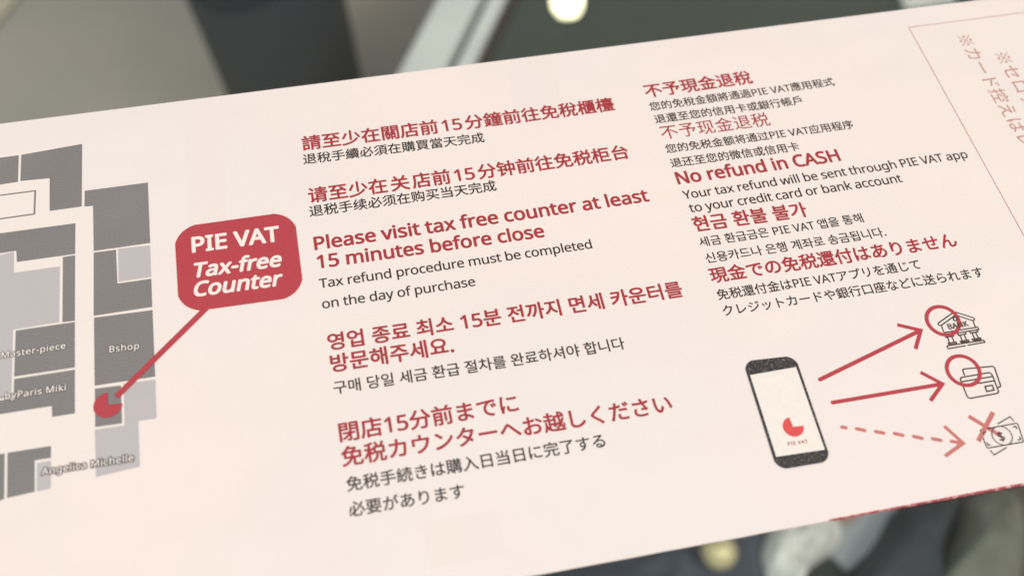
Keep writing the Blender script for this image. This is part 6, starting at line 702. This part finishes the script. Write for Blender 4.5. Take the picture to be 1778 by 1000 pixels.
# --- sheets
YT, YB, XL, XR = 0.0572, -0.0539, -0.135, 0.175
def top_sheet():
    V = []; nx = 120
    xs = [XL + (XR - XL) * i / nx for i in range(nx + 1)]
    top = [(x, (0.057012 + 0.006620 * x)) for x in xs]; bot = [(x, (-0.053717 + -0.004360 * x) + 0.00009 * noise.noise(Vector((x * 170, 3, 1)))) for x in xs]
    n = nx + 1
    for zz in (0.0, -0.0004):
        V += [(x, y, zz) for x, y in top] + [(x, y, zz) for x, y in bot]
    F = []
    for i in range(nx):
        F.append((n + i, n + i + 1, i + 1, i)); F.append((2 * n + i, 2 * n + i + 1, 3 * n + i + 1, 3 * n + i))
        F.append((i, i + 1, 2 * n + i + 1, 2 * n + i)); F.append((3 * n + i, 3 * n + i + 1, n + i + 1, n + i))
    F.append((0, 2 * n, 3 * n, n)); F.append((n - 1, 2 * n - 1, 4 * n - 1, 3 * n - 1))
    return link_mesh('front_sheet', V, F, M['paper'], leaflet)
top_sheet()
def back_sheet():
    bm = bmesh.new(); V = [(-0.03, YT - 0.0006), (XR - 0.002, YT + 0.00062), (XR - 0.002, YB + 0.002), (-0.03, YB + 0.002)]
    lo = [bm.verts.new((x, y, -0.0009)) for x, y in V]; hi = [bm.verts.new((x, y, -0.00045)) for x, y in V]
    bm.faces.new(hi); bm.faces.new(list(reversed(lo)))
    for i in range(4): bm.faces.new((lo[i], lo[(i + 1) % 4], hi[(i + 1) % 4], hi[i]))
    return link_bm('back_sheet', bm, M['paper_back'], leaflet)
back_sheet()
def red_edge():
    """printed spine showing along the lower fold, scuffed where the ink has worn"""
    rnd = random.Random(5); V = []; F = []; x0, x1, n = 0.04354, XR - 0.001, 900
    for i in range(n + 1):
        x = x0 + (x1 - x0) * i / n; yb = (-0.053717 + -0.004360 * x)
        wdt = 0.00024 + 0.00022 * min(1, i / n * 1.8)
        jag = 0.00010 * noise.noise(Vector((x * 2600, 0, 0))) + 0.00010 * noise.noise(Vector((x * 7000, 5, 0)))
        y_in = yb + wdt * 0.55 + jag + (0.0001 * rnd.random() if i % 3 else 0); y_out = yb - wdt * 0.45 + 0.00012 * noise.noise(Vector((x * 900, 9, 0)))
        V += [(x, y_in, 0.00003), (x, yb - 0.00012, 0.00006), (x, y_out, -0.00020), (x, y_out + 0.0001, -0.0006)]
    for i in range(n):
        for k in range(3):
            a = i * 4 + k; F.append((a, a + 1, a + 5, a + 4))
    return link_mesh('folded_edge', V, F, M['ink_edge'], leaflet)
tag(red_edge(), 'scuffed red spine along the lower right fold')

# --- faint blocks of the print on the reverse showing through
for pl in ([(322, 186), (385, 178), (395, 474), (331, 486)], [(884, 112), (962, 102), (974, 205), (893, 217)], [(735, 905), (862, 884), (880, 960), (748, 985)]):
    poly_part('show_through', [pl], M['ink_ghost'], leaflet)
# --- headings and paragraphs
T = [('H', '請至少在關店前~15~分鐘前往免稅櫃檯', (526, 260), (1069, 190)), ('B', '退稅手續必須在購買當天完成', (527, 284), (842, 245)), ('H', '请至少在~关~店前~15~分钟前往免税柜台', (537, 351), (1094, 273)), ('B', '退税手续必须在购买当天完成', (538, 375), (863, 329)), ('H', 'Please visit tax free counter at least', (547, 432), (1128, 347)), ('H', '15 minutes before close', (552, 464), (946, 409)), ('B', 'Tax refund procedure must be completed', (555, 498.5), (1029, 429)), ('B', 'on the day of purchase', (560, 534), (826, 494)), ('H', '영업 종료 최소 15분 전까지 면세 카운터를', (571, 607), (1188, 513)), ('H', '방문해주세요.', (576, 645), (789, 611)), ('B', '구매 당일 세금 환급 절차를 완료하셔야 합니다', (580, 683), (1087, 604)), ('H', '閉店15分前までに', (591, 766), (902, 713)), ('H', '免税カウンターへお越しください', (595, 809), (1170, 713)), ('B', '免税手続きは購入日当日に完了する', (603, 852), (1053, 774)), ('B', '必要があります', (607, 896), (808, 862)), ('H', '不予現金退稅', (1124, 168.6), (1309, 142.7)), ('B', '您的免稅金額將通過PIE VAT應用程式', (1131, 191), (1451.5, 146.5)), ('B', '退還至您的信用卡或銀行帳戶', (1139.7, 213), (1395.5, 179)), ('H', '不予现金退税', (1151.5, 241), (1340, 216)), ('B', '您的免税金额将通过PIE VAT应用程序', (1159, 264.7), (1485, 221)), ('B', '退还至您的微信或信用卡', (1167.5, 289.5), (1390.5, 259.4)), ('H', 'No refund in CASH', (1179, 318), (1461, 277)), ('B', 'Your tax refund will be sent through PIE VAT app', (1189, 344), (1683, 272)), ('B', 'to your credit card or bank account', (1200, 367), (1569, 314)), ('H', '현금 환불 불가', (1208.7, 401), (1405, 374)), ('B', '세금 환급금은 PIE VAT 앱을 통해', (1217.7, 427.3), (1502, 384)), ('B', '신용카드나 은행 계좌로 송금됩니다.', (1228.8, 455.5), (1541.5, 408.5)), ('H', '現金での免税還付はありません', (1238, 490), (1666, 426)), ('B', '免税還付金はPIE VATアプリを通じて', (1249, 519.5), (1602, 465)), ('B', 'クレジットカードや銀行口座などに送られます', (1259, 547.4), (1712, 478.4))]
BLOCKS = [('H', [0]), ('B', [1]), ('H', [2]), ('B', [3]), ('H', [4, 5]), ('B', [6, 7]), ('H', [8, 9]), ('B', [10]), ('H', [11, 12]), ('B', [13, 14]),
          ('H', [15]), ('B', [16, 17]), ('H', [18]), ('B', [19, 20]), ('H', [21]), ('B', [22, 23]), ('H', [24]), ('B', [25, 26]), ('H', [27]), ('B', [28, 29])]
BOLD = {0: 0.024, 2: 0.024, 4: 0.030, 5: 0.030, 8: 0.026, 9: 0.026, 11: 0.023, 12: 0.023, 15: 0.022, 18: 0.004, 21: 0.032, 24: 0.026, 27: 0.024}
for kind, idx in BLOCKS:
    lines = []
    for i in idx:
        _, s, p0, p1 = T[i]
        cjk = any(ord(c) > 0x2fff for c in s)
        lines.append((s, p0, p1, dict(d=BOLD.get(i, 0.015), track=0.0 if cjk else (-0.018 if kind == 'B' else -0.006), dy=0.08 if cjk else 0.0)))
    text_part('heading' if kind == 'H' else 'paragraph', lines, M['ink_red'] if kind == 'H' else M['ink_black'], leaflet)

# --- floor plan
plan = poly_part('floor_plan', [[(-70, 277), (143.5, 245), (144, 328), (258, 313), (262.5, 420), (274, 727), (242, 732), (244.5, 810.5), (163, 829), (161, 777), (92, 788), (90, 850), (-70, 888)]], M['ink_corridor'], leaflet)
DARK = [[(-70, 281), (0, 271.7), (31.6, 267.6), (30, 314), (0, 318.6), (-70, 328)],
        [(35.7, 267), (141.8, 248), (141, 356.7), (85, 364.5), (85, 307.7), (34, 312.5)],
        [(146, 329.5), (256, 315), (260, 420), (161.5, 434), (160.5, 355.5), (145.5, 357)],
        [(-70, 412), (0, 403), (130, 385.6), (129.5, 439), (28, 453), (27, 433.5), (0, 437.6), (-70, 447)],
        [(108, 444.4), (129.5, 441), (129, 555), (107, 557.6)],
        [(25.8, 572), (129, 557), (129, 636), (23, 652)],
        [(23, 656), (129, 639.7), (129, 715.7), (89.3, 722), (88.5, 703), (0, 717), (-70, 728), (-70, 702), (0, 693), (22, 690)],
        [(161.5, 436.6), (200.6, 431.5), (203, 490.3), (262, 482), (263.5, 531), (161.5, 546.4)],
        [(162, 549.6), (264, 536.3), (268.7, 652), (163, 668)],
        [(163.4, 672.8), (209, 667), (211, 733), (164, 739.6)],
        [(-70, 797), (0, 786), (6.8, 785), (6, 864.3), (0, 866.6), (-70, 884)],
        [(11.4, 784), (87.4, 772), (87.4, 793), (59, 797.4), (59, 851.7), (10.6, 863)]]
LIGHT = [[(-70, 450), (0, 440.5), (23, 435), (23, 471.6), (103, 460.4), (102, 557.5), (21.7, 570.5), (18.5, 685), (0, 688), (-70, 698)],
         [(204, 430), (260, 424), (262, 479), (204.7, 487.6)],
         [(213.6, 664.4), (269, 656.8), (271, 724.4), (239.4, 729), (242, 808), (165.3, 826.3), (163.4, 744), (215, 736.6)],
         [(62.7, 802), (87.4, 797.4), (87, 846), (62, 851.4)]]
for pl in DARK: poly_part('room', [pl], M['ink_room'], plan, 0.0000001)
for pl in LIGHT: tag(poly_part('room', [pl], M['ink_room_light'], plan, 0.0000001), 'pale grey room of the plan')
stroke_part('room_outline', [([(-70, 346), (60, 329.5), (58.5, 369.6), (-70, 388)], 3.2)], M['ink_room'], plan)
for s, p0, p1 in (('Master-piece', (1, 620.3), (112.5, 603)), ('-byParis Miki', (0.5, 692.7), (113, 675.7)), ('Bshop', (189, 610), (240.5, 603.6)), ('Angelica Michelle', (71, 823), (231, 798.5))):
    edge = text_part('shop_name', [(s, p0, p1)], M['ink_shadow'], plan, d=0.115 if s[0] == 'A' else 0.09, track=0.03)
    edge.name = 'lettering_outline'
    text_part('shop_name', [(s, p0, p1)], M['ink_white'], plan, d=0.012, track=0.03)

# --- red call-out and the counter's place on the plan
def rounded(corners, frac, mat, name, parent, seg=10):
    P = [flat(p) for p in corners]; r = (P[1] - P[0]).length * frac
    Q = round_corners(P, r, seg); z = up(); V = [(q.x, q.y, z) for q in Q]
    return link_mesh(name, V, upface(V, [tuple(range(len(Q)))]), mat, parent)
call = rounded([(302, 394), (509.7, 365), (528, 512.5), (310.4, 542.7)], 0.165, M['ink_red_block'], 'callout', leaflet)
stroke_part('pointer_line', [([(362, 529), (204.4, 684)], 11.5, {'cap': True})], M['ink_red_block'], call)
text_part('callout_text', [('PIE VAT', (334, 436.6), (484.5, 416.5), dict(d=0.036)), ('Tax-free', (338, 480), (488.6, 459.7), dict(d=0.036, slant=0.2)), ('Counter', (337.6, 513), (490.6, 493), dict(d=0.036, slant=0.2))], M['ink_white'], call)
def pie(c, ends, rpx, mat, parent):
    C = flat(c); r = unit(c) * rpx; a0, a1 = (math.atan2(*(flat(e) - C).yx) for e in ends)
    if a1 < a0: a1 += math.tau
    z = up(); V = [(C.x, C.y, z)]; n = 56
    for k in range(n + 1):
        t = a0 + (a1 - a0) * k / n; V.append((C.x + r * math.cos(t), C.y + r * math.sin(t), z))
    return link_mesh('pie_mark', V, upface(V, [(0, k, k + 1) for k in range(1, n + 1)]), mat, parent)
pie((186.5, 701.5), ((186, 676), (212, 699)), 25.5, M['ink_red_block'], call)

# --- phone drawing
ph = rounded([(1290.8, 626), (1381, 615.9), (1444.5, 799), (1350.3, 814.7)], 0.17, M['ink_phone'], 'phone_drawing', leaflet)
poly_part('phone_screen', [[(1303, 649.8), (1383, 635.8), (1433, 779), (1348.6, 791.6)]], M['ink_white'], ph)
pie((1378, 739.5), ((1371.3, 723.5), (1395, 737.5)), 17.8, M['ink_coral'], ph)
text_part('phone_caption', [('PIE VAT', (1369.7, 772), (1403.7, 767.4))], M['ink_red'], ph, d=0.03, track=0.12)

# --- arrows
stroke_part('arrow', [([(1425, 657), (1596, 573.5)], 7.0, {'cap': 'start'}), ([(1559, 562), (1600, 571.5), (1591, 604)], 6.6)], M['ink_red_block'], leaflet)
stroke_part('arrow', [([(1447, 697), (1633, 665.6)], 7.0, {'cap': 'start'}), ([(1599.5, 644.5), (1638, 664.5), (1617, 694)], 6.6)], M['ink_red_block'], leaflet)
D = [(575, 685, 605, 687), (648, 693, 698, 701), (743, 707, 793, 714), (837, 717, 888, 725), (932, 731, 983, 740), (1026, 743, 1076, 750), (1120, 755, 1165, 762)]
tag(stroke_part('arrow', [([(1262 + a * .35, 500 + b * .35), (1258 + c * .35, 500 + d * .35)], 6.4, {'cap': True}) for a, b, c, d in D]
            + [([(1641, 738), (1674, 767.5), (1642.5, 790)], 6.2)], M['ink_red_light'], leaflet), 'pale dashed arrow')
# --- icons
def z3(pts): return [(1560 + x * .14, 500 + y * .14) for x, y in pts]
g = M['ink_grey']
def col(cap, s1, s2, b1, b2): return [(z3(c), 1.9) for c in (cap, s1, s2, b1, b2)]
bank = stroke_part('bank_drawing',
    [(z3([(535, 455), (505, 445), (500, 425), (690, 290), (722, 287), (945, 357), (957, 375), (940, 395), (720, 322), (535, 455)]), 1.9, {'r': 2}),
     (z3([(545, 460), (572, 535)]), 1.9), (z3([(935, 395), (965, 472)]), 1.9),
     (z3([(575, 540), (990, 472), (1008, 500), (590, 572)]), 1.9),
     (z3([(610, 705), (1070, 635), (1082, 660), (868, 697)]), 1.9), (z3([(610, 705), (628, 740), (845, 702)]), 1.9)]
    + col([(588, 578), (600, 600), (692, 583), (688, 565)], [(618, 600), (645, 670)], [(672, 590), (702, 658)], [(635, 690), (628, 672), (725, 657), (735, 675)], [(635, 690), (738, 675)])
    + col([(745, 553), (755, 575), (848, 556), (842, 538)], [(775, 575), (802, 645)], [(825, 565), (855, 633)], [(785, 665), (778, 650), (878, 632), (888, 648)], [(785, 665), (888, 650)])
    + col([(895, 528), (905, 546), (995, 530), (988, 513)], [(925, 547), (955, 618)], [(965, 538), (1003, 606)], [(932, 640), (925, 625), (1028, 607), (1038, 622)], [(932, 640), (1038, 624)])
    + [([(1560 + (715 + 24 * math.cos(t * math.tau / 16)) * .14, 500 + (370 + 24 * math.sin(t * math.tau / 16)) * .14) for t in range(16)], 1.9, {'closed': True})], g, leaflet)
text_part('bank_lettering', [('BANK', z3([(640, 502)])[0], z3([(885, 459)])[0])], g, bank, d=0.028)
def z1(pts): return [(1620 + x * .1, 610 + y * .1) for x, y in pts]
card = stroke_part('card_drawing',
    [(z1([(565, 405), (522, 290), (1075, 238), (1198, 600), (1130, 608)]), 2.1, {'r': 3.2}),
     (z1([(478, 440), (1010, 346), (1050, 400), (1165, 705), (628, 803), (590, 720)]), 2.1, {'closed': True, 'r': 3.6}),
     (z1([(508, 510), (1050, 418)]), 2.1), (z1([(535, 580), (1075, 493)]), 2.1),
     (z1([(918, 590), (1045, 570), (1077, 652), (950, 678)]), 2.2, {'closed': True})], g, leaflet)
def z15(pts): return [(1600 + x * .15, 680 + y * .15) for x, y in pts]
def ell(c, e, n=40):
    C = flat(c); r = unit(c) * e; return [(C.x + r * math.cos(t * math.tau / n), C.y + r * math.sin(t * math.tau / n)) for t in range(n)]
note = stroke_part('banknote_drawing',
    [(z15([(688, 430), (1122, 350), (1195, 568), (770, 642)]), 1.8, {'closed': True, 'r': 2}),
     (z15([(890, 362), (1035, 277), (1082, 330)]), 1.7), (z15([(805, 663), (852, 720), (998, 632)]), 1.7),
     (z15([(768, 573), (782, 606), (814, 602)]), 1.8), (z15([(1068, 395), (1102, 389), (1116, 420)]), 1.8), (z15([(1147, 508), (1160, 541), (1124, 549)]), 1.8), (z15([(738, 490), (728, 462), (762, 452)]), 1.8)], g, leaflet)
def ring_part(name, c, rpx, wpx, mat, parent):
    V = []; F = []; P = [Vector(q) for q in ell(c, rpx, 56)]
    stroke_geo(V, F, P, wpx * unit(c), True)
    return link_mesh(name, V, upface(V, F), mat, parent)
ring_part('coin_circle', (1741.5, 754.5), 16.6, 1.8, g, note)
text_part('dollar_sign', [('$', (1738.5, 764.5), (1748.3, 762.8))], g, note, d=0.02)
ring_part('ring_mark', (1638.5, 555), 26.5, 6.6, M['ink_red_block'], leaflet)
ring_part('ring_mark', (1674, 641.5), 26.8, 6.6, M['ink_red_block'], leaflet)
tag(stroke_part('cross_mark', [(z15([(555, 270), (930, 500)]), 7.4), (z15([(840, 225), (668, 560)]), 7.8)], M['ink_red_light'], leaflet), 'pale red cross over the banknotes')
# --- receipt frame with sideways note
fr = stroke_part('receipt_frame', [([(1990, -7), (1579, 46), (1800, 444.6), (1990, 787)], 1.7)], M['ink_rose'], leaflet)
text_part('receipt_note', [('※カード控えはレ', (1662.3, 62), (1777, 253)), ('※セロテ', (1727.6, 91.7), (1784, 186))], M['ink_rose'], fr, d=0.004)
